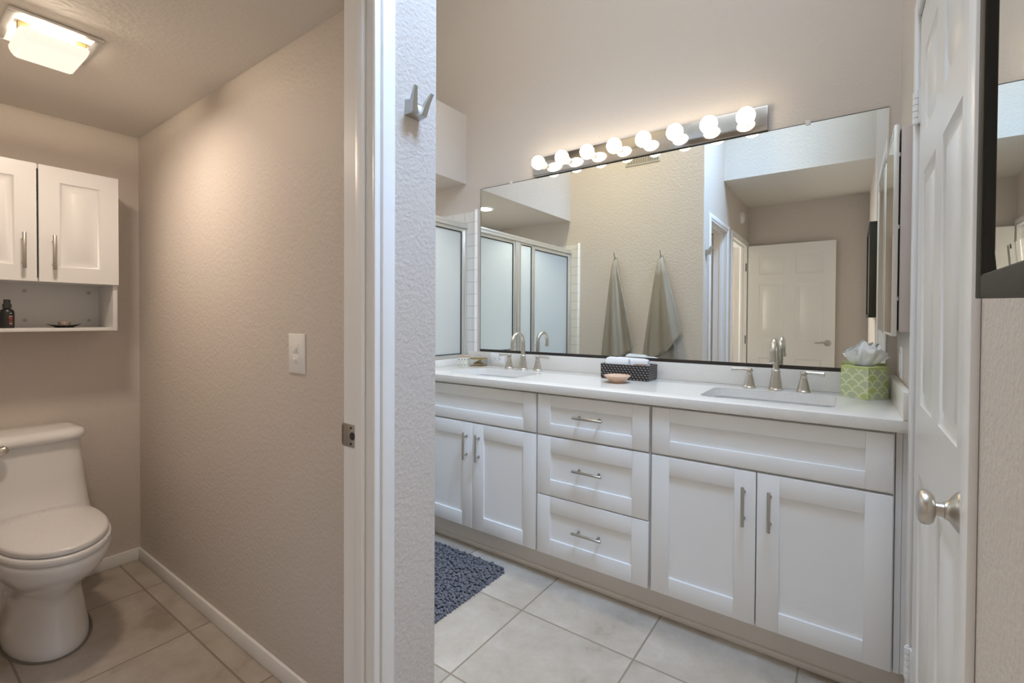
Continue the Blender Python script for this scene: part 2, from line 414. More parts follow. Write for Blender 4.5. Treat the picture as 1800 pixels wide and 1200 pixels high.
# ------------------------------------------------------------------ door casings, jambs
def casing_bm(bm, xface, s, ya, yb, ztop, wd=0.055, inner=0.0):
    """profiled casing on a wall plane X = xface, opening ya..yb (ya > yb), sticking out along s"""
    for y0, d in ((ya, 1), (yb, -1)):
        box(bm, xface, xface+s*0.011, y0-d*0.004, y0+d*0.013, 0, ztop+0.010, bev=0.003)
        box(bm, xface, xface+s*0.015, y0+d*0.017, y0+d*wd, 0, ztop+wd, bev=0.003)
        box(bm, xface, xface+s*0.006, y0+d*0.010, y0+d*0.02, 0, ztop+.02)
    box(bm, xface, xface+s*0.015, yb-0.017, ya+0.017, ztop+0.017, ztop+wd, bev=0.003)
    box(bm, xface, xface+s*0.011, yb, ya, ztop, ztop+0.014, bev=0.003)
def jamb_bm(bm, ya, yb, ztop, stop=True):
    box(bm, XLB-0.004, XL+0.004, ya, ya+0.02, 0, ztop+0.02); box(bm, XLB-0.004, XL+0.004, yb-0.02, yb, 0, ztop+0.02)
    box(bm, XLB-0.004, XL+0.004, yb, ya, ztop, ztop+0.02)
    for y0, d in ((ya, -1), (yb, 1)): box(bm, -0.987, -0.955, y0, y0+d*0.011, 0, ztop, bev=0.0045, seg=3)
    box(bm, -0.987, -0.955, yb+.011, ya-.011, ztop-0.011, ztop, bev=0.003)
bm = B(); jamb_bm(bm, J1A, J1B, DH); casing_bm(bm, XL, 1, J1A, J1B, DH)
trim_toilet = struct('trim_5', bm, TRIM)
bm = B(); jamb_bm(bm, J2A, J2B, DH); casing_bm(bm, XL, 1, J2A, J2B, DH)
trim_bed = struct('trim_6', bm, TRIM)
# strike plate let into the jamb
bm = B()
zs0, zs1 = 0.890, 0.948
box(bm, -1.048, -0.996, J1A-0.0018, J1A+0.0005, zs0, zs1, bev=0.0008)
box(bm, -1.052, -1.044, J1A-0.0018, J1A+0.003, zs0+0.004, zs1-0.004, bev=0.0008)
sp_ = struct('strike_plate', bm, NICKD, parent=trim_toilet); sp_['label'] = 'satin nickel strike plate'
bm = B()
lathe(bm, [(0.010, 0), (0.010, 0.0012)], (-1.006, J1A-0.003, 0.919), 'Y', 18, 0)
for z in (0.899, 0.939): lathe(bm, [(0.0032, 0), (0.0032, 0.0010)], (-1.012, J1A-0.0028, z), 'Y', 12)
struct('latch_hole', bm, SLOT, parent=sp_)
# casing + jamb of the closed door in the right wall
bm = B()
for y0, d in ((D1A, 1), (D1B, -1)):
    box(bm, XR-0.012, XR, y0+d*0.004, y0+d*0.058, 0, 2.07+0.058, bev=0.003)
    box(bm, XR, 0.205, y0-0.001*d, y0+0.0005*d, 0, 2.07)
box(bm, XR-0.012, XR, D1B, D1A, 2.074, 2.07+0.058, bev=0.003)
struct('trim_7', bm, TRIM)

# ------------------------------------------------------------------ six-panel doors
def panel_face(bm, us, vs_, holes, P, steps, mi=0):
    """flat face split on us x vs_ with the cells in holes replaced by stepped panels; P(u, v, depth) -> 3D"""
    for i in range(len(us)-1):
        for j in range(len(vs_)-1):
            u0, u1, v0, v1 = us[i], us[i+1], vs_[j], vs_[j+1]
            if (i, j) in holes:
                lp = []
                for ins, dep in steps:
                    lp.append([P(u0+ins, v0+ins, dep), P(u1-ins, v0+ins, dep), P(u1-ins, v1-ins, dep), P(u0+ins, v1-ins, dep)])
                rings(bm, lp, False, True, mi)
            else:
                poly(bm, [P(u0, v0, 0), P(u1, v0, 0), P(u1, v1, 0), P(u0, v1, 0)], mi)
STEPS = [(0, 0), (0.004, -0.004), (0.012, -0.0075), (0.026, -0.0075), (0.040, -0.0015)]
def six_panel(bm, W, H, T, P):
    """P(u along width, v up, d out of the front face)"""
    st = W*0.135; mul = W*0.135; pw = (W-2*st-mul)/2
    us = [0, st, st+pw, st+pw+mul, W-st, W]
    vv = [0, 0.23, 0.80, 0.985, 1.60, 1.70, 1.925, H]
    holes = {(i, j) for i in (1, 3) for j in (1, 3, 5)}
    panel_face(bm, us, vv, holes, P, STEPS)
    Q = lambda u, v, d: P(u, v, -T-d)
    panel_face(bm, us, vv, holes, Q, STEPS)
    for (a, b) in (((0, 0), (W, 0)), ((W, 0), (W, H)), ((W, H), (0, H)), ((0, H), (0, 0))):
        poly(bm, [P(a[0], a[1], 0), P(b[0], b[1], 0), P(b[0], b[1], -T), P(a[0], a[1], -T)])
    bmesh.ops.remove_doubles(bm, verts=bm.verts[:], dist=1e-5)
def knuckle_hinge(name, parent, x, y, z, hgt, m, leafdir=-1):
    bm = B(); n = 5
    for k in range(n):
        z0 = z-hgt/2 + k*hgt/n
        lathe(bm, [(0.0078, z0+0.0009), (0.0078, z0+hgt/n-0.0009)], (x, y, 0), 'Z', 14)
    lathe(bm, [(0.0045, z-hgt/2-0.004), (0.0045, z+hgt/2+0.004)], (x, y, 0), 'Z', 12)
    box(bm, x+0.0045, x+0.0085, y-0.020, y, z-hgt/2, z+hgt/2)
    box(bm, x+0.0005, x+0.0035, y, y+0.012, z-hgt/2, z+hgt/2)
    return struct(name, bm, m, parent=parent)
# door_1: closed in the right wall, hinges towards the vanity
DX = XR-0.002
DW = (D1A-0.003)-(D1B+0.003)
bm = B(); six_panel(bm, DW, 2.055, 0.035, lambda u, v, d: Vector((DX-d, D1A-0.003-u, 0.008+v)))
door1 = struct('door_1', bm, DOORW, label='closed white six-panel door with a nickel knob in the wall beside the vanity')
for z in (0.235, 1.815): knuckle_hinge('hinge', door1, DX-0.008, D1A+0.001, z, 0.09, TRIM)
def door_knob(parent, x, y, z, s):
    bm = B()
    lathe(bm, [(0.034, 0), (0.0335, 0.004), (0.030, 0.008), (0.024, 0.013), (0.017, 0.018), (0.0145, 0.023), (0.0145, 0.025), (0.012, 0.026), (0.0105, 0.042)], (0, 0, 0), 'X', 32)
    r = struct('knob_rosette', bm, NICKEL, parent=parent, loc=(x, y, z)); r.scale = (s, 1, 1)
    bm = B()
    lathe(bm, [(0.010, 0.038), (0.016, 0.039), (0.024, 0.042), (0.0285, 0.048), (0.0295, 0.054), (0.0285, 0.061), (0.024, 0.066), (0.016, 0.068), (0.002, 0.0685)], (0, 0, 0), 'X', 32)
    k = struct('knob', bm, NICKEL, parent=parent, loc=(x, y, z)); k.scale = (s, 1, 1)
door_knob(door1, DX, D1B+0.054, 0.893, -0.84)
# door_2: open against the back wall (seen in the mirror)
bm = B(); DW2 = 0.80
six_panel(bm, DW2, 2.02, 0.035, lambda u, v, d: Vector((-0.905+u, -3.355+d, 0.010+v)))
door2 = struct('door_2', bm, DOORW, label='open white six-panel door with a lever handle, lying back against the hall end wall')
bm = B()
lathe(bm, [(0.032, 0), (0.031, 0.006), (0.022, 0.010), (0.011, 0.012), (0.010, 0.045)], (0, 0, 0), 'Y', 24)
hl = struct('lever_rosette', bm, NICKD, parent=door2, loc=(-0.165, -3.355, 0.985))
bm = B()
tube(bm, [(0, 0.046, 0), (-0.02, 0.048, 0.004), (-0.05, 0.048, 0.008), (-0.08, 0.047, 0.002), (-0.11, 0.046, 0.001)], [0.011, 0.010, 0.0085, 0.0075, 0.006], 12)
struct('door_lever', bm, NICKD, parent=door2, loc=(-0.165, -3.355, 0.985))
for z in (0.22, 1.0, 1.80):
    struct('hinge', box(B(), XL-0.003, XL+0.006, -3.362, -3.352, z-0.045, z+0.045, bev=0.002), BRONZE, parent=door2)
# door_3: toilet room door, folded back inside the room beyond the picture's edge
bm = B(); six_panel(bm, 0.63, 2.01, 0.035, lambda u, v, d: Vector((XLB-0.02-u, J1B-0.045+d, 0.010+v)))
struct('door_3', bm, DOORW, label='white door of the toilet room, folded open inside it')

# ------------------------------------------------------------------ vanity cabinets
def shaker(name, parent, x0, x1, z0, z1, y=YD, th=0.019, st=0.070, rec=0.009, rail=None):
    bm = B(); rail = rail or st
    box(bm, x0, x0+st, y, y+th, z0, z1, bev=0.0012); box(bm, x1-st, x1, y, y+th, z0, z1, bev=0.0012)
    box(bm, x0+st, x1-st, y, y+th, z1-rail, z1, bev=0.0010); box(bm, x0+st, x1-st, y, y+th, z0, z0+rail, bev=0.0010)
    box(bm, x0+st-0.004, x1-st+0.004, y+rec, y+th-0.002, z0+rail-0.004, z1-rail+0.004)
    return obj(name, bm, CAB, parent)
def bar_pull(parent, c, axis, length=0.140, y=YD, off=0.030, r=0.0058, m=None):
    bm = B(); a = Vector((1, 0, 0)) if axis == 'X' else Vector((0, 0, 1))
    c = Vector((c[0], y-off, c[1]))
    lathe(bm, [(r*0.86, -length/2), (r, -length/2+0.0012), (r, length/2-0.0012), (r*0.86, length/2)], c, axis, 16)
    for s in (-1, 1):
        q = c + a*(s*length*0.34)
        tube(bm, [q, q+Vector((0, off, 0))], 0.0042, 10)
        lathe(bm, [(0.0065, 0), (0.0065, -0.003)], q+Vector((0, off, 0)), 'Y', 12)
    return obj('handle', bm, m or NICKD, parent)
ZDB, ZD1, ZF0, ZF1 = 0.128, 0.674, 0.683, 0.866
def carcass(parent, x0, x1):
    bm = B()
    box(bm, x0, x0+0.018, YD+0.0195, -0.004, 0.120, 0.874); box(bm, x1-0.018, x1, YD+0.0195, -0.004, 0.120, 0.874)
    box(bm, x0+.018, x1-.018, YD+0.0195, -0.004, 0.120, 0.138); box(bm, x0+.018, x1-.018, -0.016, -0.004, 0.138, 0.874)
    # face frame behind the doors
    box(bm, x0+.018, x1-.018, YD+0.0195, YD+0.040, 0.660, 0.700); box(bm, x0+.018, x1-.018, YD+0.0195, YD+0.040, 0.850, 0.874)
    box(bm, (x0+x1)/2-.02, (x0+x1)/2+.02, YD+0.0195, YD+0.040, 0.138, 0.660)
    return obj('carcass', bm, GAP, parent)
cabs = {}
def sink_base(x0, x1, label, handle_z, filler=None):
    t = thing('sink_base_cabinet', label, 'cabinet', ((x0+x1)/2, -0.28, 0.0), 0, 'vanity cabinets under the countertop')
    inv = Vector((-(x0+x1)/2, 0.28, 0))
    parts = [carcass(t, x0-0.004, x1+0.004), shaker('false_drawer_front', t, x0, x1, ZF0, ZF1, rail=0.055)]
    xm = (x0+x1)/2
    for a, b, hx in ((x0, xm-0.002, xm-0.040), (xm+0.002, x1, xm+0.042)):
        d = shaker('door', t, a, b, ZDB, ZD1)
        parts.append(d)
        bar_pull(d, (hx, handle_z), 'Z')
    for p in parts: p.location = inv
    if filler:
        bm = B(); box(bm, x1+0.006, filler-0.016, YD+0.020, YD+0.036, 0.120, 0.874); box(bm, filler-0.014, filler, YD+0.024, YD+0.040, 0.120, 0.874)
        box(bm, x1+0.006, filler, YD+0.026, YD+0.042, 0.120, 0.874)
        f = obj('filler_strip', bm, CAB, t); f.location = inv
    return t
sink_base(-1.960, -1.186, 'white shaker cabinet under the sink nearer the shower, two doors and false drawer front', 0.556)
sink_base(-0.634, 0.120, 'white shaker cabinet under the sink beside the tissue box, two doors and false drawer front', 0.552, filler=0.157)
dx0, dx1 = -1.176, -0.646
t = thing('drawer_cabinet', 'white shaker cabinet of three stacked drawers between the two sink cabinets', 'cabinet', ((dx0+dx1)/2, -0.28, 0), 0, 'vanity cabinets under the countertop')
inv = Vector((-(dx0+dx1)/2, 0.28, 0))
c_ = carcass(t, dx0-0.004, dx1+0.004); c_.location = inv
for z0, z1, rl, hz in ((ZF0, ZF1, 0.052, 0.782), (0.404, ZD1, 0.072, 0.547), (ZDB, 0.399, 0.072, 0.273)):
    d = shaker('drawer', t, dx0, dx1, z0, z1, rail=rl); d.location = inv
    bar_pull(d, (-0.910, hz), 'X')
bm = B(); box(bm, -2.086, -1.968, YD+0.020, YD+0.036, 0.120, 0.874)
fl = tag(obj('cabinet_filler', bm, CAB), 'white filler panel between the vanity cabinet and the shower half wall', 'panel')

# ------------------------------------------------------------------ countertop with two sink cut-outs
SINKS = [(-1.600, -0.325), (-0.257, -0.305)]
SW, SD = 0.225, 0.155       # half sizes of the cut-out
def rrect(cx, cy, hx, hy, r, z, n=6):
    pts = []
    for k, (sx, sy) in enumerate(((1, 1), (-1, 1), (-1, -1), (1, -1))):
        for i in range(n+1):
            a = PI/2*k + PI/2*i/n
            pts.append(Vector((cx+sx*(hx-r)+r*math.cos(a), cy+sy*(hy-r)+r*math.sin(a), z)))
    return pts
CX0, CX1 = -2.086, XR-0.0015
ct = thing('countertop', 'white quartz vanity countertop with two sinks set into it', 'countertop', (-0.96, -0.29, 0.876))
bm = B()
box(bm, CX0, CX1, YC, -0.001, 0.876, HC, bev=0.0025)
slab = obj('countertop_slab', bm, QUARTZ, ct, (0.96, 0.29, -0.876))
bm = B()
for (cx, cy) in SINKS: rings(bm, [rrect(cx, cy, SW, SD, 0.045, 0.80), rrect(cx, cy, SW, SD, 0.045, 1.0)])
cutter = obj('cutter', bm, QUARTZ)
md = slab.modifiers.new('cut', 'BOOLEAN'); md.object = cutter; md.operation = 'DIFFERENCE'; md.solver = 'EXACT'
dg = bpy.context.evaluated_depsgraph_get()
ct.location = ct.location
bpy.context.view_layer.update()
dg = bpy.context.evaluated_depsgraph_get()
me2 = bpy.data.meshes.new_from_object(slab.evaluated_get(dg))
slab.modifiers.clear(); slab.data = me2
bpy.data.objects.remove(cutter)
me2.set_sharp_from_angle(angle=math.radians(35))
bm = B(); box(bm, CX0+0.022, CX1-0.020, -0.020, -0.001, HC, 1.000, bev=0.0015)
tag(obj('backsplash', bm, QUARTZ), 'long white quartz backsplash under the wall mirror', 'backsplash')
bm = B(); box(bm, CX1-0.020, CX1, YC, -0.001, HC, 1.000, bev=0.0015)
tag(obj('side_splash', bm, QUARTZ), 'short white quartz side splash behind the tissue box', 'splash', 'side splashes of the countertop')
bm = B(); box(bm, CX0, CX0+0.020, YC, -0.001, HC, 0.955, bev=0.0015)
tag(obj('side_splash', bm, QUARTZ), 'white quartz side splash below the shower glass', 'splash', 'side splashes of the countertop')
# sinks
for (cx, cy), lb in zip(SINKS, ('white undermount sink basin nearer the shower, under the gooseneck faucet by the outlet', 'white undermount sink basin in front of the faucet next to the tissue box')):
    t = thing('undermount_sink', lb, 'sink', (cx, cy, 0.74), 0, 'sinks in the vanity countertop')
    bm = B()
    L = [rrect(0, 0, SW+0.02, SD+0.02, 0.06, 0.134), rrect(0, 0, SW+0.006, SD+0.006, 0.05, 0.1355), rrect(0, 0, SW+0.003, SD+0.003, 0.048, 0.125), rrect(0, 0, SW-0.006, SD-0.006, 0.05, 0.05),
         rrect(0, 0, SW-0.025, SD-0.025, 0.06, 0.018), rrect(0, 0, SW-0.07, SD-0.07, 0.05, 0.006), rrect(0, 0, 0.03, 0.03, 0.029, 0.0)]
    rings(bm, L, False, True)
    obj('basin', bm, PORC, t)
    bm = B(); lathe(bm, [(0.024, 0.0005), (0.024, 0.003), (0.017, 0.004), (0.016, 0.002), (0.001, 0.002)], (0, 0, 0), 'Z', 24)
    obj('drain', bm, CHROME, t)

# ------------------------------------------------------------------ faucets
def faucet(cx, label):
    t = thing('faucet', label, 'faucet', (cx, -0.088, HC), 0, 'faucets behind the vanity sinks')
    bm = B()
    lathe(bm, [(0.029, 0), (0.029, 0.004), (0.0265, 0.007), (0.0255, 0.012), (0.0225, 0.035), (0.0185, 0.060), (0.0165, 0.075), (0.017, 0.078), (0.017, 0.083), (0.0135, 0.087), (0.0125, 0.10)], (0, 0, 0), 'Z', 28)
    pts = [(0, 0, 0.095), (0, 0, 0.13), (0, 0, 0.155)]; r = [0.0125, 0.0120, 0.0115]
    R = 0.056
    for i in range(1, 15):
        a = PI*i/14*0.97
        pts.append((0, -R+R*math.cos(a), 0.158+R*math.sin(a))); r.append(0.0115-0.0008*i/14)
    pts.append((0, -2*R+0.002, 0.142)); r.append(0.0108)
    tube(bm, pts, r, 18)
    lathe(bm, [(0.0118, 0.146), (0.0128, 0.142), (0.0128, 0.128), (0.011, 0.126), (0.009, 0.126)], (0, -2*R+0.002, 0), 'Z', 20)
    obj('spout', bm, NICKEL, t)
    for s in (-1, 1):
        bm = B()
        lathe(bm, [(0.027, 0), (0.027, 0.004), (0.0245, 0.007), (0.023, 0.014), (0.0185, 0.035), (0.014, 0.052), (0.0125, 0.058), (0.0135, 0.060), (0.0135, 0.064), (0.0105, 0.067), (0.0105, 0.071), (0.0145, 0.074), (0.0145, 0.080), (0.011, 0.086), (0.003, 0.0885)], (0, 0, 0), 'Z', 26)
        tube(bm, [(0, 0, 0.079), (s*0.020, 0, 0.081), (s*0.035, 0, 0.0805), (s*0.055, 0, 0.079), (s*0.072, 0, 0.078), (s*0.074, 0, 0.078)], [0.009, 0.0065, 0.0065, 0.0080, 0.0092, 0.0075], 14)
        obj('lever_handle', bm, NICKEL, t, (s*0.103, 0, 0))
    return t
faucet(-1.578, 'brushed nickel gooseneck faucet with two lever handles beside the wall outlet')
faucet(-0.252, 'brushed nickel gooseneck faucet with two lever handles next to the tissue box')

# ------------------------------------------------------------------ wall mirror
MX0, MX1, MZ0, MZ1 = -1.975, 0.1253, 1.0103, 2.0667
t = thing('wall_mirror', 'large frameless mirror on the wall over the vanity, dark channel along its foot', 'mirror', ((MX0+MX1)/2, 0, MZ0))
ox = -(MX0+MX1)/2
bm = B(); box(bm, MX0+ox, MX1+ox, -0.006, -0.001, 0.004, MZ1-MZ0, bev=0.0006, seg=1)
obj('mirror_glass', bm, MIRR, t, smooth=False)
bm = B(); box(bm, MX0+ox, MX1+ox, -0.011, -0.0065, -0.009, 0.006); box(bm, MX0+ox, MX1+ox, -0.0065, -0.001, -0.009, 0.0035)
obj('bottom_channel', bm, BRONZE, t)
bm = B(); box(bm, MX0+ox-0.002, MX0+ox-0.0002, -0.007, -0.001, 0, MZ1-MZ0+.001); box(bm, MX0+ox, MX1+ox, -0.0072, -0.001, MZ1-MZ0+0.0003, MZ1-MZ0+0.0025)
obj('edge_strip', bm, mat('mirror_edge_dark', (0.10, 0.09, 0.08), 0.4), t)
for x in (-1.73, -0.150):
    bm = B(); box(bm, x+ox-0.010, x+ox+0.010, -0.010, -0.0066, MZ1-MZ0-0.008, MZ1-MZ0+0.014, bev=0.002); box(bm, x+ox-.008, x+ox+.008, -0.0066, -.0005, MZ1-MZ0+.003, MZ1-MZ0+.014)
    obj('mirror_clip', bm, mat('clear_clip', (0.7, 0.7, 0.68), 0.2), t)

# ------------------------------------------------------------------ light bar with eight globes
bx0, bx1, bz0, bz1 = -1.553, -0.303, 2.070, 2.178
t = thing('vanity_light_bar', 'brushed steel light bar with eight lit globe bulbs above the mirror', 'light', ((bx0+bx1)/2, 0, bz0))
ox = -(bx0+bx1)/2
bm = B(); box(bm, bx0+ox, bx1+ox, -0.024, -0.0005, 0, bz1-bz0, bev=0.002)
obj('back_plate', bm, BARM, t)
for i in range(8):
    x = -1.553+0.078+i*0.1562+ox
    bm = B(); lathe(bm, [(0.021, -0.024), (0.021, -0.028), (0.0165, -0.030), (0.0165, -0.040), (0.013, -0.046), (0.014, -0.049)], (x, 0, 0.054), 'Y', 22)
    s = obj('lamp_socket', bm, mat('white_socket', (0.72, 0.70, 0.66), 0.4) if i == 0 else bpy.data.materials['white_socket'], t)
    bm = B()
    pr = [(0.0135, -0.048), (0.016, -0.052)]
    for k in range(1, 16):
        a = math.radians(155 - 155*k/15)
        pr.append((0.0395*math.sin(a), -0.0925 - 0.0395*math.cos(a)*1.0))
    lathe(bm, pr, (x, 0, 0.054), 'Y', 26)
    obj('globe_bulb', bm, BULB, s)

# ------------------------------------------------------------------ outlets and switches
def plate(bm, c, hu, hv, U, V, Nn, th=0.006):
    c = Vector(c); U = Vector(U); V = Vector(V); Nn = Vector(Nn)
    lp = lambda k, d: [c + U*(su*(hu-k)) + V*(sv*(hv-k)) + Nn*d for su, sv in ((-1, -1), (1, -1), (1, 1), (-1, 1))]
    rings(bm, [lp(0, 0.0002), lp(0, th*0.5), lp(0.004, th)], True, True)
t = thing('wall_outlet', 'white duplex outlet set sideways in the backsplash', 'outlet', (-1.822, -0.020, 0.960))
bm = B(); plate(bm, (0, 0, 0), 0.054, 0.034, (1, 0, 0), (0, 0, 1), (0, -1, 0)); obj('cover_plate', bm, PLATE, t)
for s in (-1, 1):
    bm = B(); rings(bm, [rr for rr in ([Vector((p.x, d, p.y)) for p in rrect(s*0.020, 0, 0.0145, 0.0165, 0.010, 0)] for d in (-0.0055, -0.0075))])
    so = obj('socket', bm, PLATE, t)
    bm = B()
    box(bm, s*0.020-0.004, s*0.020+0.004, -0.0082, -0.0074, 0.005, 0.0068); box(bm, s*0.020-0.004, s*0.020+0.004, -0.0082, -0.0074, -0.0068, -0.005)
    lathe(bm, [(0.0024, -0.0074), (0.0024, -0.0082)], (s*0.020+0.009, 0, 0), 'Y', 10)
    obj('slot', bm, SLOT, so)
t = thing('light_switch', 'white stacked two-button switch on the toilet room partition', 'switch', (-1.439, YPT, 1.100))
bm = B(); plate(bm, (0, 0, 0), 0.047, 0.064, (1, 0, 0), (0, 0, 1), (0, -1, 0)); obj('cover_plate', bm, PLATE, t)
for z, s in ((0.017, 1), (-0.017, -1)):
    bm = B(); box(bm, -0.016, 0.016, -0.0072, -0.0055, z-0.0155, z+0.0155, bev=0.0008); box(bm, -0.006, 0.006, -0.0115, -0.007, z-0.009, z+0.003, bev=0.001)
    obj('rocker', bm, PLATE, t)
for (y, z, lb, cat, hz) in ((-0.235, 1.066, 'white switch plate on the side wall above the side splash, under the mirrored cabinet', 'switch', 0.058),):
    t = thing('wall_switch', lb, cat, (XR, y, z))
    bm = B(); plate(bm, (0, 0, 0), 0.037, hz, (0, 1, 0), (0, 0, 1), (-1, 0, 0)); obj('cover_plate', bm, PLATE, t)
    bm = B(); box(bm, -0.009, -0.005, -0.016, 0.016, -0.033, 0.033, bev=0.001); obj('rocker', bm, PLATE, t)

# ------------------------------------------------------------------ medicine cabinet on the right wall
my0, my1, mz0, mz1 = -0.470, -0.045, 1.180, 1.832
t = thing('medicine_cabinet', 'mirror-fronted medicine cabinet on the side wall by the tissue box', 'cabinet', (XR, (my0+my1)/2, mz0))
oy = -(my0+my1)/2; hh = mz1-mz0
bm = B(); box(bm, -0.028, -0.0005, my0+oy, my1+oy, 0, hh, bev=0.001)
obj('cabinet_body', bm, mat('cabinet_side_paint', (0.62, 0.545, 0.50), 0.5), t)
bm = B(); box(bm, -0.030, -0.0285, my0+oy+.006, my1+oy-.006, 0.006, hh-.006); obj('door_gap', bm, BLACK, t)
d = obj('mirror_door', box(B(), -0.0445, -0.040, my0+oy+0.004, my1+oy-0.004, -0.008, hh+0.004, bev=0.0005, seg=1), MIRR, t, smooth=False)
bm = B()
fy0, fy1, fz0, fz1 = my0+oy-0.004, my1+oy, -0.014, hh+0.008
for a in ((fy0, fy0+0.008, fz0, fz1), (fy1-0.008, fy1, fz0, fz1), (fy0+.008, fy1-.008, fz0, fz0+0.008), (fy0+.008, fy1-.008, fz1-0.008, fz1)):
    box(bm, -0.046, -0.033, *a, bev=0.001)
obj('door_frame', bm, ALU, d)
for z in (0.10, 0.33, 0.56):
    obj('door_bumper', box(B(), -0.033, -0.030, my0+oy+0.002, my0+oy+0.010, z, z+0.012), PLATE, t)

# ------------------------------------------------------------------ framed mirror in the foreground
fy1_, fy0_, fz0_, fz1_ = -1.682, -2.275, 1.240, 1.900
t = thing('framed_mirror', 'mirror in a dark pewter frame on the wall beside the six-panel door', 'mirror', (XR, (fy0_+fy1_)/2, fz0_))
oy = -(fy0_+fy1_)/2; hh = fz1_-fz0_; hw = (fy1_-fy0_)/2
bm = B(); RW = 0.024
for a in ((-hw, -hw+RW, 0, hh), (hw-RW, hw, 0, hh), (-hw+RW, hw-RW, 0, RW), (-hw+RW, hw-RW, hh-RW, hh)):
    box(bm, -0.045, -0.0005, *a, bev=0.0012)
fr = obj('mirror_frame', bm, FRAMEM, t)
bm = B()
for a in ((-hw+RW, -hw+RW+.001, RW, hh-RW), (hw-RW-.001, hw-RW, RW, hh-RW), (-hw+RW+.001, hw-RW-.001, RW, RW+.001), (-hw+RW+.001, hw-RW-.001, hh-RW-.001, hh-RW)):
    box(bm, -0.0435, -0.0385, *a)
obj('inner_lip', bm, BLACK, fr)
bm = B()
a_, b_ = -hw+RW, hw-RW
def lpf(k, x): return [Vector((x, a_+k, RW+k)), Vector((x, b_-k, RW+k)), Vector((x, b_-k, hh-RW-k)), Vector((x, a_+k, hh-RW-k))]
rings(bm, [lpf(0, -0.030), lpf(0, -0.0385), lpf(0.022, -0.0394)], True, True)
obj('bevelled_glass', bm, MIRR, t, smooth=False)

# ------------------------------------------------------------------ shower enclosure
t = thing('shower_enclosure', 'framed frosted glass shower screen and door at the far end of the vanity', 'shower', (XS, -0.74, 0))
def sh(name, bm, m, par=t): return obj(name, bm, m, par, (-XS, 0.74, 0))
bm = B()
box(bm, XS-0.022, XS+0.022, YP+0.012, -0.011, 1.832, 1.858, bev=0.003); box(bm, XS-0.026, XS+0.026, YP+0.012, -0.011, 1.818, 1.832, bev=0.002)
sh('header_rail', bm, ALU)
bm = B(); box(bm, XS-0.018, XS+0.018, -0.030, -0.011, 0.957, 1.818, bev=0.002); sh('wall_jamb', bm, ALU)
bm = B(); box(bm, XS-0.018, XS+0.018, YP+0.012, YP+0.034, 0.04, 1.818, bev=0.002); sh('wall_jamb', bm, ALU)
bm = B(); box(bm, XS-0.018, XS+0.018, -0.640, -0.605, 0.0, 1.818, bev=0.002); box(bm, XS-.018, XS+.018, -0.605, -0.575, 0.957, 1.818, bev=.002); sh('corner_post', bm, ALU)
bm = B(); box(bm, XS-0.03, XS+0.03, YP+0.012, -0.64, 0.0, 0.04, bev=0.004); sh('sill_rail', bm, ALU)
def pane(y0, y1, z0, z1, nm, fw=0.022):
    bm = B()
    for a in ((y0, y0+fw, z0, z1), (y1-fw, y1, z0, z1), (y0+fw, y1-fw, z0, z0+fw), (y0+fw, y1-fw, z1-fw, z1)): box(bm, XS-0.010, XS+0.012, *a, bev=0.002)
    f = sh(nm, bm, ALU)
    bm = B(); g = 0.005
    for a in ((y0+fw, y0+fw+g, z0+fw, z1-fw), (y1-fw-g, y1-fw, z0+fw, z1-fw), (y0+fw+g, y1-fw-g, z0+fw, z0+fw+g), (y0+fw+g, y1-fw-g, z1-fw-g, z1-fw)): box(bm, XS-0.004, XS+0.008, *a)
    obj('gasket', bm, GASKET, f)
    obj('frosted_pane', box(B(), XS-0.002, XS+0.003, y0+fw+g, y1-fw-g, z0+fw+g, z1-fw-g), FROST, f, smooth=False)
pane(-0.575, -0.030, 0.957, 1.818, 'fixed_panel')
pane(-0.825, -0.640, 0.04, 1.818, 'narrow_panel', 0.014)
pane(YP+0.034, -0.830, 0.045, 1.814, 'shower_door', 0.026)
bm = B(); tube(bm, [(XS+0.012, -0.870, 1.0), (XS+0.040, -0.870, 1.0), (XS+0.040, -0.870, 0.85), (XS+0.012, -0.870, 0.85)], 0.006, 10)
sh('pull_handle', bm, CHROME)
# recessed downlight in the shower ceiling
t = thing('recessed_downlight', 'round lit downlight in the shower ceiling, seen in the mirror', 'light', (-2.448, -0.63, 2.125))
bm = B(); lathe(bm, [(0.062, -0.0005), (0.085, -0.0005), (0.083, -0.005), (0.064, -0.008)], (0, 0, 0), 'Z', 32, cap0=False, cap1=False); obj('trim_ring', bm, PLATE, t)
bm = B(); lathe(bm, [(0.063, -0.0005), (0.060, -0.005), (0.001, -0.008)], (0, 0, 0), 'Z', 32); obj('lens', bm, CANL, t)

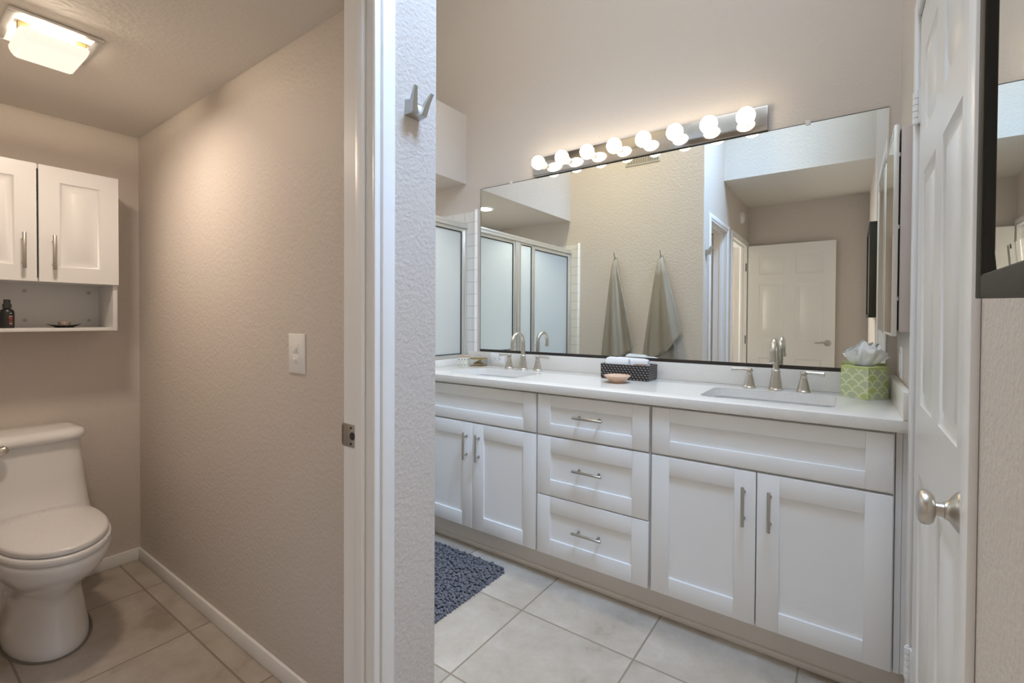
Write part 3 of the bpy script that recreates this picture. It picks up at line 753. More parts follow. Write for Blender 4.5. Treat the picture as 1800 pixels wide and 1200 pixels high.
# ------------------------------------------------------------------ things on the counter
# wicker basket
bxw, byw, bh = 0.127, 0.070, 0.071
t = thing('wicker_basket', 'dark woven rectangular basket holding rolled white cloths on the countertop', 'basket', (-0.909, -0.110, HC))
bm = B()
rings(bm, [rrect(0, 0, bxw-.004, byw-.004, 0.008, 0.0, 3), rrect(0, 0, bxw-.001, byw-.001, 0.010, 0.006, 3), rrect(0, 0, bxw, byw, 0.010, bh, 3), rrect(0, 0, bxw-0.010, byw-0.010, 0.008, bh, 3), rrect(0, 0, bxw-0.012, byw-0.012, 0.008, 0.010, 3)], True, True)
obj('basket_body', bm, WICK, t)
bm = B()
n = 64; rp = rrect(0, 0, bxw-.003, byw-.003, 0.010, bh+0.001, 8)
rp.append(rp[0]); tube(bm, rp, 0.0045, 8, caps=False)
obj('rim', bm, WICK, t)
def roll(name, label, c, ln, r, rz=0.0, group=None):
    o_ = []
    bm = B()
    seg = 26; loops = []
    nx = 9
    for i in range(nx):
        s = -1+2*i/(nx-1)
        k = 1.0 if abs(s) < 0.95 else 0.88
        loops.append([Vector((s*ln/2, r*k*(1+0.05*math.sin(3*a+s*1.3))*math.cos(a)*1.15, 1.95*r*k*(1+0.03*math.sin(2*a+s*2))*math.sin(a)+1.95*r)) for a in [2*PI*j/seg for j in range(seg)]])
    rings(bm, loops)
    # rolled end: spiral ridge and the loose flap
    for s in (-1, 1):
        sp = []
        for q in range(40):
            a = q*0.42; rr = r*0.82*(1-q/42)
            sp.append((s*(ln/2-0.001), 1.1*rr*math.cos(a), 1.95*rr*math.sin(a)+1.95*r))
        tube(bm, sp, 0.0028, 6)
    o = obj(name, bm, WHITET, None, c)
    o.rotation_euler = (0, 0, rz)
    return tag(o, label, 'washcloth', 'white washcloths in the wicker basket')
roll('rolled_washcloth', 'rolled white washcloth at the front of the wicker basket', (-0.956, -0.137, HC+0.0112), 0.118, 0.0250, 0.03)
roll('rolled_washcloth', 'rolled white washcloth lying at the back of the wicker basket against the mirror side', (-0.907, -0.080, HC+0.0112), 0.180, 0.0240, 0.0)
bm = B(); box(bm, -0.030, 0.030, -0.019, 0.019, 0, 0.020, bev=0.003)
o = obj('wrapped_soap', bm, WOOD, None, (-0.838, -0.140, HC+0.058)); o.rotation_euler = (0.0, 0, 0.15); tag(o, 'brown wrapped soap bar in the corner of the wicker basket', 'soap')
# support inside the basket: more folded cloth under the soap
bm = B(); box(bm, -0.034, 0.034, -0.025, 0.025, 0, 0.046, bev=0.008, seg=3)
tag(obj('folded_washcloth', bm, WHITET, None, (-0.838, -0.141, HC+0.0115)), 'folded white washcloth under the brown soap in the basket', 'washcloth', 'white washcloths in the wicker basket')
# bowl
bm = B()
lathe(bm, [(0.030, 0), (0.032, 0.002), (0.040, 0.010), (0.050, 0.022), (0.060, 0.031), (0.063, 0.034), (0.061, 0.0355), (0.055, 0.030), (0.046, 0.021), (0.030, 0.010), (0.002, 0.008)], (0, 0, 0), 'Z', 40)
tag(obj('soap_bowl', bm, TERRA, None, (-0.893, -0.295, HC)), 'small tan wooden bowl on the countertop in front of the basket', 'bowl')
# tissue box
t = thing('tissue_box', 'green scallop-patterned tissue box with a tissue sticking out', 'tissue box', (0.0545, -0.103, HC), math.radians(-37.6))
HB, ZB = 0.054, 0.124
bm = B()
box(bm, -HB, HB, -HB, HB, 0, ZB, bev=0.0012, seg=1, mi=0)
pal = [1, 1, 3, 3, 4, 1, 4, 2]
rad, rowh = 0.0255, 0.0232
def scales(O, U, Nn):
    O = Vector(O); U = Vector(U); Nn = Vector(Nn); Zv = Vector((0, 0, 1))
    lim = HB-0.0015
    for r in range(-1, 6):
        cz = r*rowh + 0.002
        for c in range(-3, 4):
            cu = c*2*rad + (rad if r % 2 else 0) - 0.006
            rr = rad*0.86; go = rad*1.10
            pts = [(cu+rr*math.cos(PI*i/16), cz+rr*math.sin(PI*i/16)) for i in range(17)]
            # lower edge follows the tops of the two scales below
            lo = []
            for i in range(1, 12):
                x = cu-rr + 2*rr*i/12
                d = abs(x-cu)
                k = rad-d
                lo.append((x, cz-rowh+math.sqrt(max(go*go-k*k, 0))))
            lo = [(x, min(z, cz+math.sqrt(max(rr*rr-(x-cu)**2, 0))-0.0002)) for x, z in lo]
            q = pts + lo
            q = [(min(max(x, -lim), lim), min(max(z, 0.0015), ZB-0.009)) for x, z in q]
            if max(p[0] for p in q)-min(p[0] for p in q) < 0.002 or max(p[1] for p in q)-min(p[1] for p in q) < 0.002: continue
            mi = random.choice(pal)
            up, dn = q[:17], [q[16]]+q[17:]+[q[0]]
            # fill between the upper arc and the lower edge as a strip
            n_ = 16
            U_ = [up[16-i] for i in range(17)]
            D_ = []
            for i in range(17):
                t_ = i/16*(len(dn)-1); a_ = int(min(t_, len(dn)-2)); f_ = t_-a_
                D_.append((dn[a_][0]*(1-f_)+dn[a_+1][0]*f_, dn[a_][1]*(1-f_)+dn[a_+1][1]*f_))
            T3 = lambda p: O + U*p[0] + Zv*p[1] + Nn*0.0006
            for i in range(n_):
                cs = [U_[i], U_[i+1], D_[i+1], D_[i]]
                d2 = []
                for p in cs:
                    if all(abs(p[0]-o[0])+abs(p[1]-o[1]) > 1e-6 for o in d2): d2.append(p)
                if len(d2) >= 3: poly(bm, [T3(p) for p in d2], mi)
for O, U, Nn in (((0, -HB, 0), (1, 0, 0), (0, -1, 0)), ((HB, 0, 0), (0, 1, 0), (1, 0, 0)), ((0, HB, 0), (-1, 0, 0), (0, 1, 0)), ((-HB, 0, 0), (0, -1, 0), (-1, 0, 0))):
    scales(O, U, Nn)
    O = Vector(O); U = Vector(U); Nn = Vector(Nn)
    poly(bm, [O+U*x+Vector((0, 0, z))+Nn*0.0005 for x, z in ((-HB+.001, ZB-0.009), (HB-.001, ZB-0.009), (HB-.001, ZB-.001), (-HB+.001, ZB-.001))], 5)
poly(bm, [(x, y, ZB+0.0005) for x, y in ((-HB+.002, -HB+.002), (HB-.002, -HB+.002), (HB-.002, HB-.002), (-HB+.002, HB-.002))], 5)
obj('carton', bm, [CREAM, SC[0], SC[1], SC[2], SC[3], LIME], t, smooth=False)
bm = B(); lathe(bm, [(0.032, ZB+0.0012), (0.001, ZB+0.0012)], (0, 0, 0), 'Z', 30, cap0=False); obj('oval_opening', bm, SLOT, t)
bm = B()
nu, nv = 72, 16
def tis(a, tt, off):
    ca, sa = math.cos(a), math.sin(a)
    jag = 0.10*math.sin(7*a+0.6) + 0.07*math.sin(11*a+1.9) + 0.05*math.sin(19*a)
    hgt = 0.082*(1.0-0.50*abs(ca)**1.7) * (1+0.9*jag)
    wx = (0.014+0.060*tt**0.75)*(1+0.5*jag*tt); wy = (0.007+0.020*tt**0.8)*(1+1.6*math.sin(5*a+0.7)*tt*0.35+1.2*jag*tt)
    n3 = noise.noise(Vector((3*ca+off, 3*sa, 3*tt)))
    return Vector((wx*ca+0.010*tt*n3+0.006*tt, wy*sa+0.016*tt*noise.noise(Vector((4*ca, off, 4*sa+2*tt))), ZB-0.004+hgt*tt**0.92+0.006*tt*n3))
for off, k in ((0.0, 1.0), (5.0, 0.72)):
    rings(bm, [[Vector((p.x*(k if k < 1 else 1), p.y*k, ZB-0.004+(p.z-ZB+0.004)*(1.12 if k < 1 else 1))) for p in (tis(2*PI*i/nu + (0.5 if k < 1 else 0), j/(nv-1), off) for i in range(nu))] for j in range(nv)], False, False)
ts = obj('tissue', bm, PAPER, t); ts.rotation_euler = (0, 0, math.radians(37)); ts['label'] = 'white tissue'
# painted tin and gilded glass box
t = thing('painted_canister', 'small cream canister with a dotted motif and tan lid, on the countertop by the shower', 'canister', (-1.962, -0.185, HC), math.radians(20))
bm = B(); box(bm, -0.032, 0.032, -0.032, 0.032, 0, 0.062, bev=0.002)
for s in (-1, 0, 1):
    for zz in (0.014, 0.048):
        lathe(bm, [(0.006, -0.0322), (0.006, -0.0326)], (s*0.020, 0, zz), 'Y', 10, 1)
        lathe(bm, [(0.006, 0.0322), (0.006, 0.0326)], (0, s*0.020, zz), 'X', 10, 1)
for s in (-0.5, 0.5):
    box(bm, s*0.02-0.001, s*0.02+0.001, -0.0327, -0.032, 0.02, 0.044, mi=1)
    box(bm, 0.032, 0.0327, s*0.02-0.001, s*0.02+0.001, 0.02, 0.044, mi=1)
obj('canister_body', bm, [TIN, TINM], t)
bm = B(); box(bm, -0.034, 0.034, -0.034, 0.034, 0.062, 0.071, bev=0.002); obj('lid', bm, ROSEB, t)
t = thing('glass_trinket_box', 'clear glass trinket box with gilded edges holding gold pieces, beside the cream canister', 'box', (-1.927, -0.085, HC), math.radians(8))
bm = B(); box(bm, -0.046, 0.046, -0.036, 0.036, 0, 0.005, bev=0.001); obj('gilded_base', bm, GOLD, t)
bm = B()
for a in ((-0.044, 0.044, -0.034, -0.032), (-0.044, 0.044, 0.032, 0.034), (-0.044, -0.042, -0.032, 0.032), (0.042, 0.044, -0.032, 0.032)): box(bm, *a, 0.005, 0.044)
obj('glass_wall', bm, GLASS, t, smooth=False)
bm = B(); box(bm, -0.047, 0.047, -0.037, 0.037, 0.044, 0.052, bev=0.001); obj('gilded_lid', bm, GOLD, t)
bm = B(); tube(bm, [(-0.03, 0, 0.054), (-0.015, 0, 0.062), (0, 0, 0.064), (0.015, 0, 0.062), (0.03, 0, 0.054)], [.003, .005, .006, .005, .003], 8); obj('lid_handle', bm, GLASS, t)
bm = B()
tube(bm, [(-0.032, -0.005, 0.009), (0.0, -0.01, 0.018), (0.024, -0.004, 0.030)], [0.004, 0.006, 0.005], 8); ball(bm, (0.018, 0.004, 0.014), 0.008, 10); tube(bm, [(-0.03, 0.01, 0.010), (0.03, 0.012, 0.010)], 0.0045, 8)
tag(obj('gold_trinket', bm, GOLD, None, (-1.927, -0.085, HC+0.0055)), 'gold pieces lying inside the gilded glass box', 'trinket')

# ------------------------------------------------------------------ robe hook on the wall end
t = thing('robe_hook', 'chunky satin metal double robe hook on the wall end beside the doorway', 'hook', (XL, -1.562, 1.757))
t.scale = (0.86, 0.92, 0.84)
bm = B()
pr = [(-0.026, 0.022), (-0.030, -0.026), (0.026, -0.026), (0.030, 0.022)]
rings(bm, [[Vector((0.0005, y, z)) for y, z in pr], [Vector((0.020, y*0.9, z*0.9-0.002)) for y, z in pr], [Vector((0.026, y*0.7, z*0.6-0.008)) for y, z in pr]])
obj('hook_base', bm, CHROME if False else mat('satin_zinc', (0.55, 0.54, 0.51), 0.32, metal=1), t)
for s in (-1, 1):
    bm = B()
    a0 = [Vector((0.010, s*0.006, -0.026)), Vector((0.034, s*0.006, -0.022)), Vector((0.034, s*0.026, -0.022)), Vector((0.010, s*0.026, -0.026))]
    a1 = [Vector((0.022, s*0.014, 0.010)), Vector((0.040, s*0.014, 0.008)), Vector((0.040, s*0.030, 0.008)), Vector((0.022, s*0.030, 0.010))]
    a2 = [Vector((0.046, s*0.026, 0.050)), Vector((0.054, s*0.026, 0.047)), Vector((0.054, s*0.036, 0.047)), Vector((0.046, s*0.036, 0.050))]
    rings(bm, [a0, a1, a2])
    bmesh.ops.bevel(bm, geom=bm.edges[:], offset=0.0012, segments=2, affect='EDGES')
    obj('prong', bm, bpy.data.materials['satin_zinc'], t)

# ------------------------------------------------------------------ towels on the partition (seen in the mirror)
def wall_hook(x, z, label):
    t = thing('towel_hook', label, 'hook', (x, YP, z), 0, 'towel hooks on the partition')
    bm = B(); prism(bm, [(-0.012, 0.0005, 0.012), (0.012, 0.0005, 0.012), (0.010, 0.0005, -0.014), (0, 0.0005, -0.020), (-0.010, 0.0005, -0.014)], (0, 0.007, 0)); obj('hook_base', bm, NICKD, t)
    bm = B(); tube(bm, [(0, 0.006, 0.0), (0, 0.030, 0.012), (0, 0.045, 0.040), (0, 0.048, 0.052)], [0.005, 0.0045, 0.004, 0.0045], 10); tube(bm, [(0, 0.006, -0.006), (0, 0.024, -0.014), (0, 0.034, -0.004), (0, 0.036, 0.004)], [0.005, 0.0045, 0.004, 0.0045], 10)
    obj('hook_arm', bm, NICKD, t)
wall_hook(-1.655, 1.742, 'small nickel towel hook on the partition nearer the shower')
wall_hook(-1.255, 1.732, 'small nickel towel hook on the partition nearer the doorway')
def sheet(bm, xl, xr, zl, zr, y0, folds, amp, seed, ns=46, nt=30, flare=0.85, bow=0.05, mid=0.0):
    """cloth falling from a gathered point at the origin to a hem from (xl, zl) to (xr, zr); with thickness"""
    random.seed(seed); ph = random.random()*6
    def P(s, t, k):
        tt = t**flare
        x = (xl+(xr-xl)*s)*tt + 0.012*(1-tt)*(2*s-1)
        z = -(-(zl+(zr-zl)*s) - mid*math.sin(PI*s))*t
        f = math.sin(folds*2*PI*s+ph) + 0.45*math.sin(folds*4.3*PI*s+ph*2)
        y = y0*min(1, t*6) + 0.028*(1-t)*min(1, t*8+.5) + bow*math.sin(PI*s)*min(1, t*2.2)+amp*f*min(1, t*1.6)*(0.35+0.65*t)
        band = 0.004*math.exp(-((t-0.80)/0.012)**2) - 0.005*math.exp(-((t-0.84)/0.012)**2)
        return Vector((x, max(y, 0.004)+k+band*(1 if k > 0 else 0), z))
    th = 0.008
    g0 = [[bm.verts.new(P(i/(ns-1), j/(nt-1), th)) for i in range(ns)] for j in range(nt)]
    g1 = [[bm.verts.new(P(i/(ns-1), j/(nt-1), 0)) for i in range(ns)] for j in range(nt)]
    for j in range(nt-1):
        for i in range(ns-1):
            bm.faces.new((g0[j][i], g0[j][i+1], g0[j+1][i+1], g0[j+1][i])); bm.faces.new((g1[j][i+1], g1[j][i], g1[j+1][i], g1[j+1][i+1]))
        bm.faces.new((g0[j][0], g0[j+1][0], g1[j+1][0], g1[j][0])); bm.faces.new((g0[j+1][-1], g0[j][-1], g1[j][-1], g1[j+1][-1]))
    for i in range(ns-1):
        bm.faces.new((g0[-1][i], g0[-1][i+1], g1[-1][i+1], g1[-1][i])); bm.faces.new((g0[0][i+1], g0[0][i], g1[0][i], g1[0][i+1]))
bm = B()
sheet(bm, -0.130, 0.150, -0.93, -0.90, 0.004, 1.6, 0.014, 3, bow=0.030)
sheet(bm, -0.060, 0.185, -0.98, -0.76, 0.038, 1.5, 0.026, 5, bow=0.026)
tag(obj('bath_towel', bm, GREYT, None, (-1.655, YP+0.001, 1.742), angle=80), 'grey towel hanging from the hook nearer the shower, hem hidden behind the basket', 'towel', 'towels hanging on the partition')
bm = B()
sheet(bm, -0.165, 0.145, -0.92, -0.90, 0.004, 1.7, 0.014, 11, bow=0.026)
sheet(bm, -0.075, 0.185, -0.82, -0.63, 0.038, 1.2, 0.024, 8, bow=0.028, mid=-0.05)
tag(obj('bath_towel', bm, GREYT, None, (-1.255, YP+0.001, 1.732), angle=80), 'grey towel hanging from the hook nearer the doorway, with a pointed corner flap', 'towel', 'towels hanging on the partition')
# air register high on the partition
t = thing('air_vent', 'white wall register high on the towel wall, seen in the top of the mirror', 'vent', (-1.425, YP, 2.60))
bm = B(); plate(bm, (0, 0, 0), 0.150, 0.075, (1, 0, 0), (0, 0, 1), (0, 1, 0), 0.005); obj('vent_frame', bm, mat('vent_paint', (0.62, 0.58, 0.50), 0.5), t)
bm = B()
for i in range(18):
    x = -0.128+i*0.015
    box(bm, x, x+0.006, 0.0045, 0.0062, -0.060, 0.060)
obj('louvre_slots', bm, mat('vent_slot', (0.10, 0.085, 0.06), 0.6), t)
# smoke detector on the hall wall
t = thing('smoke_detector', 'round white detector high on the hall wall beside the open door, seen in the mirror', 'detector', (XL, -3.04, 2.29))
bm = B(); lathe(bm, [(0.062, 0.0005), (0.062, 0.010), (0.055, 0.022), (0.040, 0.030), (0.001, 0.031)], (0, 0, 0), 'X', 32); obj('detector_body', bm, PLATE, t)
bm = B(); lathe(bm, [(0.018, 0.030), (0.018, 0.034), (0.001, 0.034)], (0, 0, 0), 'X', 20); obj('test_button', bm, PLATE, t)

# ------------------------------------------------------------------ bath mat
bx0_, bx1_, by0_, by1_ = -2.02, -1.335, -1.125, -0.598
t = thing('bath_mat', 'slate grey chenille bath mat on the floor before the vanity', 'mat', ((bx0_+bx1_)/2, (by0_+by1_)/2, 0))
cx, cy = (bx0_+bx1_)/2, (by0_+by1_)/2
bm = B(); box(bm, bx0_-cx, bx1_-cx, by0_-cy, by1_-cy, 0.0005, 0.010, bev=0.003); obj('mat_backing', bm, MATG, t)
bm = B()
random.seed(5)
def nub(bm, p, d, ln, r):
    """one soft chenille finger"""
    p = Vector(p); d = Vector(d).normalized()
    q = p + d*ln*0.5 + Vector((0, 0, ln*0.10)); e = p + d*ln + Vector((0, 0, -ln*0.15))
    tube(bm, [p, q, e, e+d*r*0.6], [r*0.9, r*1.05, r*0.9, r*0.3], 6)
st = 0.0135
ny = int((by1_-by0_)/st); nx = int((bx1_-bx0_)/st)
for i in range(nx):
    for j in range(ny):
        x = bx0_-cx+(i+0.5)*st+random.uniform(-.004, .004); y = by0_-cy+(j+0.5)*st+random.uniform(-.003, .003)
        a = random.gauss(-0.35, 0.55)
        nub(bm, (x, y, 0.008), (math.cos(a), math.sin(a), random.uniform(0.35, 0.9)), random.uniform(0.018, 0.028), random.uniform(0.0042, 0.0056))
for i in range(int((by1_-by0_)/0.010)):
    y = by0_-cy+i*0.010
    nub(bm, (bx1_-cx-0.006, y, 0.006), (1, random.uniform(-.3, .3), 0.05), random.uniform(0.016, 0.022), 0.0046)
for i in range(int((bx1_-bx0_)/0.010)):
    x = bx0_-cx+i*0.010
    nub(bm, (x, by1_-cy-0.006, 0.006), (random.uniform(-.3, .3), 1, 0.05), 0.018, 0.0046); nub(bm, (x, by0_-cy+0.006, 0.006), (random.uniform(-.3, .3), -1, 0.05), 0.018, 0.0046)
pl = obj('pile', bm, MATG, t); pl['kind'] = 'stuff'

# ------------------------------------------------------------------ toilet
TY = -2.020
t = thing('toilet', 'white one-piece toilet with its lid down against the toilet room wall', 'toilet', (-2.50, TY, 0))
def egg(xc, af, ab, b, z, n=48, pf=2.0, pb=2.6, dy=0.030):
    out = []
    for i in range(n):
        a = 2*PI*i/n; ca, sa = math.cos(a), math.sin(a)
        p = pf if ca >= 0 else pb
        r_ = (abs(ca)**p+abs(sa)**p)**(-1/p)
        out.append(Vector((xc+2.50+(af if ca >= 0 else ab)*r_*ca, b*r_*sa+dy, z)))
    return out
bm = B()
# pedestal and bowl
rings(bm, [egg(-2.52, 0.255, 0.26, 0.118, 0.0), egg(-2.52, 0.257, 0.26, 0.120, 0.006), egg(-2.525, 0.250, 0.26, 0.117, 0.03), egg(-2.53, 0.235, 0.26, 0.108, 0.10), egg(-2.53, 0.222, 0.26, 0.098, 0.17), egg(-2.525, 0.222, 0.26, 0.096, 0.205),
           egg(-2.50, 0.235, 0.29, 0.108, 0.235), egg(-2.47, 0.268, 0.32, 0.130, 0.275), egg(-2.43, 0.290, 0.33, 0.148, 0.32), egg(-2.405, 0.292, 0.33, 0.157, 0.355), egg(-2.40, 0.290, 0.33, 0.160, 0.380), egg(-2.40, 0.284, 0.32, 0.154, 0.388)])
# side of the trapway behind the pedestal
rings(bm, [egg(-2.74, 0.14, 0.14, 0.125, 0.0, pf=3, pb=3), egg(-2.74, 0.14, 0.14, 0.122, 0.12, pf=3, pb=3), egg(-2.74, 0.14, 0.14, 0.150, 0.26, pf=3, pb=3), egg(-2.745, 0.15, 0.138, 0.195, 0.36, pf=3.2, pb=4)])
# tank
def tk(xf, xb, b, z, p=5.0): return egg((xf+xb)/2, (xf-xb)/2, (xf-xb)/2, b, z, pf=p, pb=p, dy=0.0)
rings(bm, [tk(-2.590, -2.884, 0.198, 0.350), tk(-2.600, -2.884, 0.201, 0.400), tk(-2.630, -2.884, 0.197, 0.440), tk(-2.645, -2.884, 0.190, 0.52), tk(-2.655, -2.884, 0.183, 0.62), tk(-2.660, -2.884, 0.178, 0.696)])
obj('toilet_body', bm, PORC, t, angle=60)
bm = B()
rings(bm, [tk(-2.648, -2.885, 0.182, 0.6965), tk(-2.640, -2.886, 0.189, 0.702), tk(-2.640, -2.886, 0.190, 0.722), tk(-2.650, -2.884, 0.184, 0.737), tk(-2.68, -2.87, 0.155, 0.744)])
obj('tank_lid', bm, PORC, t, angle=60)
bm = B()
rings(bm, [egg(-2.40, 0.286, 0.23, 0.153, 0.388, pb=3), egg(-2.40, 0.291, 0.23, 0.158, 0.392, pb=3), egg(-2.40, 0.291, 0.23, 0.158, 0.410, pb=3), egg(-2.40, 0.285, 0.23, 0.152, 0.4135, pb=3)])
obj('toilet_seat', bm, SEATP, t, angle=60)
bm = B()
rings(bm, [egg(-2.40, 0.270, 0.232, 0.142, 0.414, pb=3), egg(-2.40, 0.280, 0.24, 0.150, 0.4185, pb=3), egg(-2.40, 0.281, 0.24, 0.151, 0.432, pb=3), egg(-2.40, 0.272, 0.234, 0.143, 0.438, pb=3), egg(-2.40, 0.20, 0.16, 0.10, 0.441, pb=3), egg(-2.40, 0.06, 0.05, 0.04, 0.443)])
obj('toilet_cover', bm, SEATP, t, angle=60)
bm = B()
lathe(bm, [(0.017, 0), (0.016, 0.008), (0.011, 0.014), (0.010, 0.024)], (-0.150, -0.130, 0.672), 'X', 20)
tube(bm, [(-0.128, -0.132, 0.672), (-0.124, -0.112, 0.682), (-0.121, -0.085, 0.694), (-0.119, -0.066, 0.702), (-0.119, -0.058, 0.705), (-0.119, -0.052, 0.707)], [0.010, 0.012, 0.016, 0.018, 0.016, 0.008], 16)
lv = obj('flush_lever', bm, NICKEL, t, (0, 0, 0)); lv['label'] = 'brushed nickel lever'
# bead of sealant round the foot
bm = B(); lp = [Vector((p.x, p.y, 0.002)) for p in egg(-2.52, 0.262, 0.264, 0.124, 0)]; lp.append(lp[0]); tube(bm, lp, 0.004, 6, caps=False)
obj('foot_sealant', bm, mat('grey_sealant', (0.20, 0.18, 0.15), 0.7), t)

# ------------------------------------------------------------------ wall cabinet over the toilet
KX, KY0, KY1, KZ0, KZD, KZ1 = -2.650, -2.240, -1.724, 1.154, 1.357, 1.828
t = thing('wall_cabinet', 'white two-door wall cabinet with an open shelf above the toilet', 'cabinet', (XT, (KY0+KY1)/2, KZ0))
oy = -(KY0+KY1)/2; H_ = KZ1-KZ0; dxf = KX-XT
bm = B()
zd = KZD-KZ0
box(bm, 0.0005, dxf-0.019, KY0+oy, KY0+oy+0.016, 0, H_, bev=0.0008); box(bm, 0.0005, dxf-0.019, KY1+oy-0.016, KY1+oy, 0, H_, bev=0.0008)
box(bm, 0.0005, dxf-0.019, KY0+oy+0.016, KY1+oy-0.016, 0, 0.014, bev=0.0006); box(bm, 0.0005, dxf-0.019, KY0+oy+0.016, KY1+oy-0.016, zd, zd+0.015)
box(bm, 0.0005, dxf-0.019, KY0+oy+0.016, KY1+oy-0.016, H_-0.015, H_); box(bm, 0.0005, 0.006, KY0+oy+0.016, KY1+oy-0.016, 0.014, H_-0.015)
obj('cabinet_body', bm, MELA, t)
SCAP = mat('screw_cap_grey', (0.45, 0.45, 0.44), 0.4)
for yy in (-1.775, -1.985):
    for zz in (0.045, 0.172):
        bm = B(); lathe(bm, [(0.007, 0.006), (0.007, 0.008), (0.001, 0.0085)], (0, yy+oy, zz), 'X', 14)
        obj('screw_cap', bm, SCAP, t)
KM = -1.981
for y0, y1, hy in ((KM+0.003, KY1, KM+0.045), (KY0, KM-0.003, KM-0.042)):
    bm = B(); T = 0.018
    Wd, Hd = y1-y0, KZ1-KZD
    P = lambda u, v, d: Vector((dxf+d, y0+oy+u, zd+v))
    us = [0, 0.062, Wd-0.062, Wd]; vv = [0, 0.062, Hd-0.062, Hd]
    panel_face(bm, us, vv, {(1, 1)}, P, [(0, 0), (0.005, -0.006), (0.011, -0.008), (0.026, -0.008), (0.042, -0.002)])
    poly(bm, [P(0, 0, -T), P(Wd, 0, -T), P(Wd, Hd, -T), P(0, Hd, -T)])
    for (a, b) in (((0, 0), (Wd, 0)), ((Wd, 0), (Wd, Hd)), ((Wd, Hd), (0, Hd)), ((0, Hd), (0, 0))):
        poly(bm, [P(a[0], a[1], 0), P(b[0], b[1], 0), P(b[0], b[1], -T), P(a[0], a[1], -T)])
    bmesh.ops.remove_doubles(bm, verts=bm.verts[:], dist=1e-5)
    d = obj('door', bm, MELA, t)
    bm = B(); hz = 1.475-KZ0
    lathe(bm, [(0.0058, -0.070), (0.0065, -0.069), (0.0065, 0.069), (0.0058, 0.070)], (dxf+0.028, hy+oy, hz), 'Z', 14)
    for s in (-1, 1): tube(bm, [(dxf, hy+oy, hz+s*0.047), (dxf+0.026, hy+oy, hz+s*0.047)], 0.0045, 10)
    obj('handle', bm, NICKD, d)
# things on its open shelf
t = thing('spray_bottle', 'small black bottle with a printed label on the open shelf', 'bottle', (-2.725, -2.058, KZ0+0.0142), 0.75)
bm = B(); lathe(bm, [(0.019, 0), (0.021, 0.002), (0.021, 0.062), (0.018, 0.072), (0.010, 0.078), (0.010, 0.084)], (0, 0, 0), 'Z', 26); obj('bottle_body', bm, BLACK, t)
bm = B(); lathe(bm, [(0.013, 0.080), (0.013, 0.096), (0.010, 0.098), (0.010, 0.112), (0.008, 0.114), (0.001, 0.114)], (0, 0, 0), 'Z', 22); obj('sprayer_cap', bm, mat('dark_grey_cap', (0.035, 0.033, 0.032), 0.4), t)
bm = B()
for k, (z, wd, mi) in enumerate(((0.058, 0.30, 1), (0.046, 0.55, 1), (0.040, 0.75, 0), (0.034, 0.45, 0), (0.026, 0.6, 0), (0.018, 0.5, 1), (0.012, 0.35, 0))):
    pts = []
    n_ = 6
    lo = [(0.0213*math.cos(-wd*0.5+wd*i/n_-0.35), 0.0213*math.sin(-wd*0.5+wd*i/n_-0.35)) for i in range(n_+1)]
    for i in range(n_): poly(bm, [(lo[i][0], lo[i][1], z), (lo[i+1][0], lo[i+1][1], z), (lo[i+1][0], lo[i+1][1], z+0.0028), (lo[i][0], lo[i][1], z+0.0028)], mi)
obj('label_print', bm, [REDP, GREYP], t)
bm = B()
lp = []
for z, k in ((0.0, 0.55), (0.003, 0.6), (0.0085, 1.0), (0.0105, 1.03), (0.0065, 0.62), (0.005, 0.5)):
    lp.append([Vector((0.034*k*math.cos(a)*(abs(math.cos(a))**2+abs(math.sin(a))**2)**-.5, 0.054*k*math.sin(a), z+(0.006*abs(math.sin(a))**3 if k > 0.9 else 0))) for a in [2*PI*i/32 for i in range(32)]])
rings(bm, lp)
tag(obj('candle_dish', bm, BLACK, None, (-2.735, -1.888, KZ0+0.0142)), 'shallow black curved dish on the open shelf', 'dish')
t = thing('tealight_candle', 'tealight in a clear cup on the black dish', 'candle', (-2.735, -1.888, KZ0+0.0142+0.0052))
bm = B(); lathe(bm, [(0.0185, 0), (0.019, 0.001), (0.0195, 0.021), (0.018, 0.021), (0.0175, 0.015), (0.001, 0.015)], (0, 0, 0), 'Z', 24); obj('candle_cup', bm, mat('tealight_tin', (0.42, 0.36, 0.31), 0.35, metal=0.4), t)
bm = B(); lathe(bm, [(0.017, 0.0155), (0.001, 0.016)], (0, 0, 0), 'Z', 20); tube(bm, [(0, 0, 0.015), (0, 0, 0.022)], 0.0008, 6); obj('wax', bm, CANDLE, t)

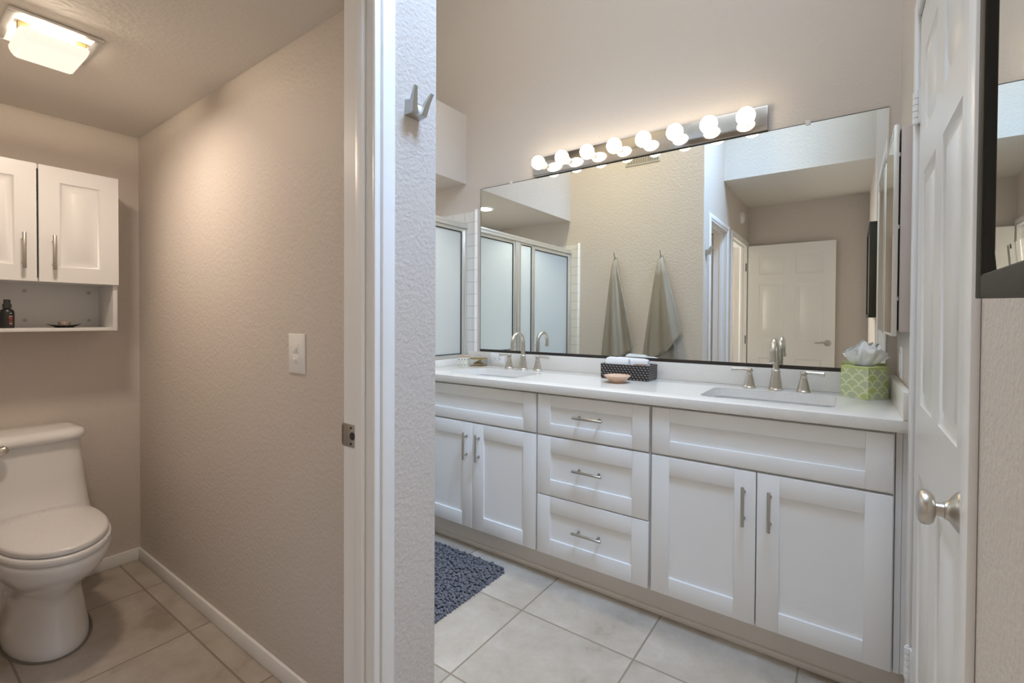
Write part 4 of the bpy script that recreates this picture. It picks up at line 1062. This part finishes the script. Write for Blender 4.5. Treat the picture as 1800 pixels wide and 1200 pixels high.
# ------------------------------------------------------------------ ceiling light in the toilet room
lx0, lx1, ly0, ly1 = -2.212, -1.953, -2.150, -1.936
t = thing('ceiling_light', 'square lit ceiling light with an opal glass box, over the toilet', 'light', ((lx0+lx1)/2, (ly0+ly1)/2, ZT))
hx, hy = (lx1-lx0)/2, (ly1-ly0)/2
bm = B(); fw = 0.022
for a in ((-hx, -hx+fw, -hy, hy), (hx-fw, hx, -hy, hy), (-hx+fw, hx-fw, -hy, -hy+fw), (-hx+fw, hx-fw, hy-fw, hy)): box(bm, *a, -0.009, -0.0005, bev=0.003)
obj('metal_frame', bm, ALU, t)
bm = B(); box(bm, -hx+fw, hx-fw, -hy+fw, hy-fw, -0.004, -0.0005); obj('reflector_pan', bm, MELA, t)
bm = B()
gx, gy = hx-0.040, hy-0.027
lp = lambda kx, ky, z: [Vector((kx*sx, ky*sy, z)) for sx, sy in ((-1, -1), (1, -1), (1, 1), (-1, 1))]
rings(bm, [lp(gx-.003, gy-.003, -0.0305), lp(gx, gy, -0.030), lp(gx-0.003, gy-0.003, -0.050), lp(gx-0.016, gy-0.013, -0.070)], False, True)
bmesh.ops.bevel(bm, geom=[e for e in bm.edges if e.calc_length() > 0.02], offset=0.004, segments=2, affect='EDGES')
obj('opal_glass', bm, SHADE, t)
for s in (-1, 1):
    bm = B(); box(bm, gx*0.5-0.012, gx*0.5+0.012, s*(gy-0.016)-0.014, s*(gy-0.016)+0.014, -0.024, -0.004, bev=0.002)
    obj('bulb_socket', bm, mat('brass_socket', (0.42, 0.33, 0.16), 0.4, metal=0.6) if s < 0 else bpy.data.materials['brass_socket'], t)
bm = B(); tube(bm, [(gx*0.5, -gy+0.031, -0.014), (gx*0.5, gy-0.031, -0.014)], 0.008, 12); obj('lamp_tube', bm, TUBEL, t)
area('toilet_lamp', ((lx0+lx1)/2, (ly0+ly1)/2, ZT-0.073), (0, 0, 0), 0.15, 0.13, 3.7, (1.0, 0.83, 0.68))
# the shower downlight's own light
sl = bpy.data.lights.new('shower_lamp', 'SPOT'); sl.energy = 25; sl.color = (1.0, 0.95, 0.86); sl.spot_size = 2.4; sl.spot_blend = 0.6; sl.shadow_soft_size = 0.05
so_ = bpy.data.objects.new('shower_lamp', sl); C.objects.link(so_); so_.location = (-2.448, -0.63, 2.10)
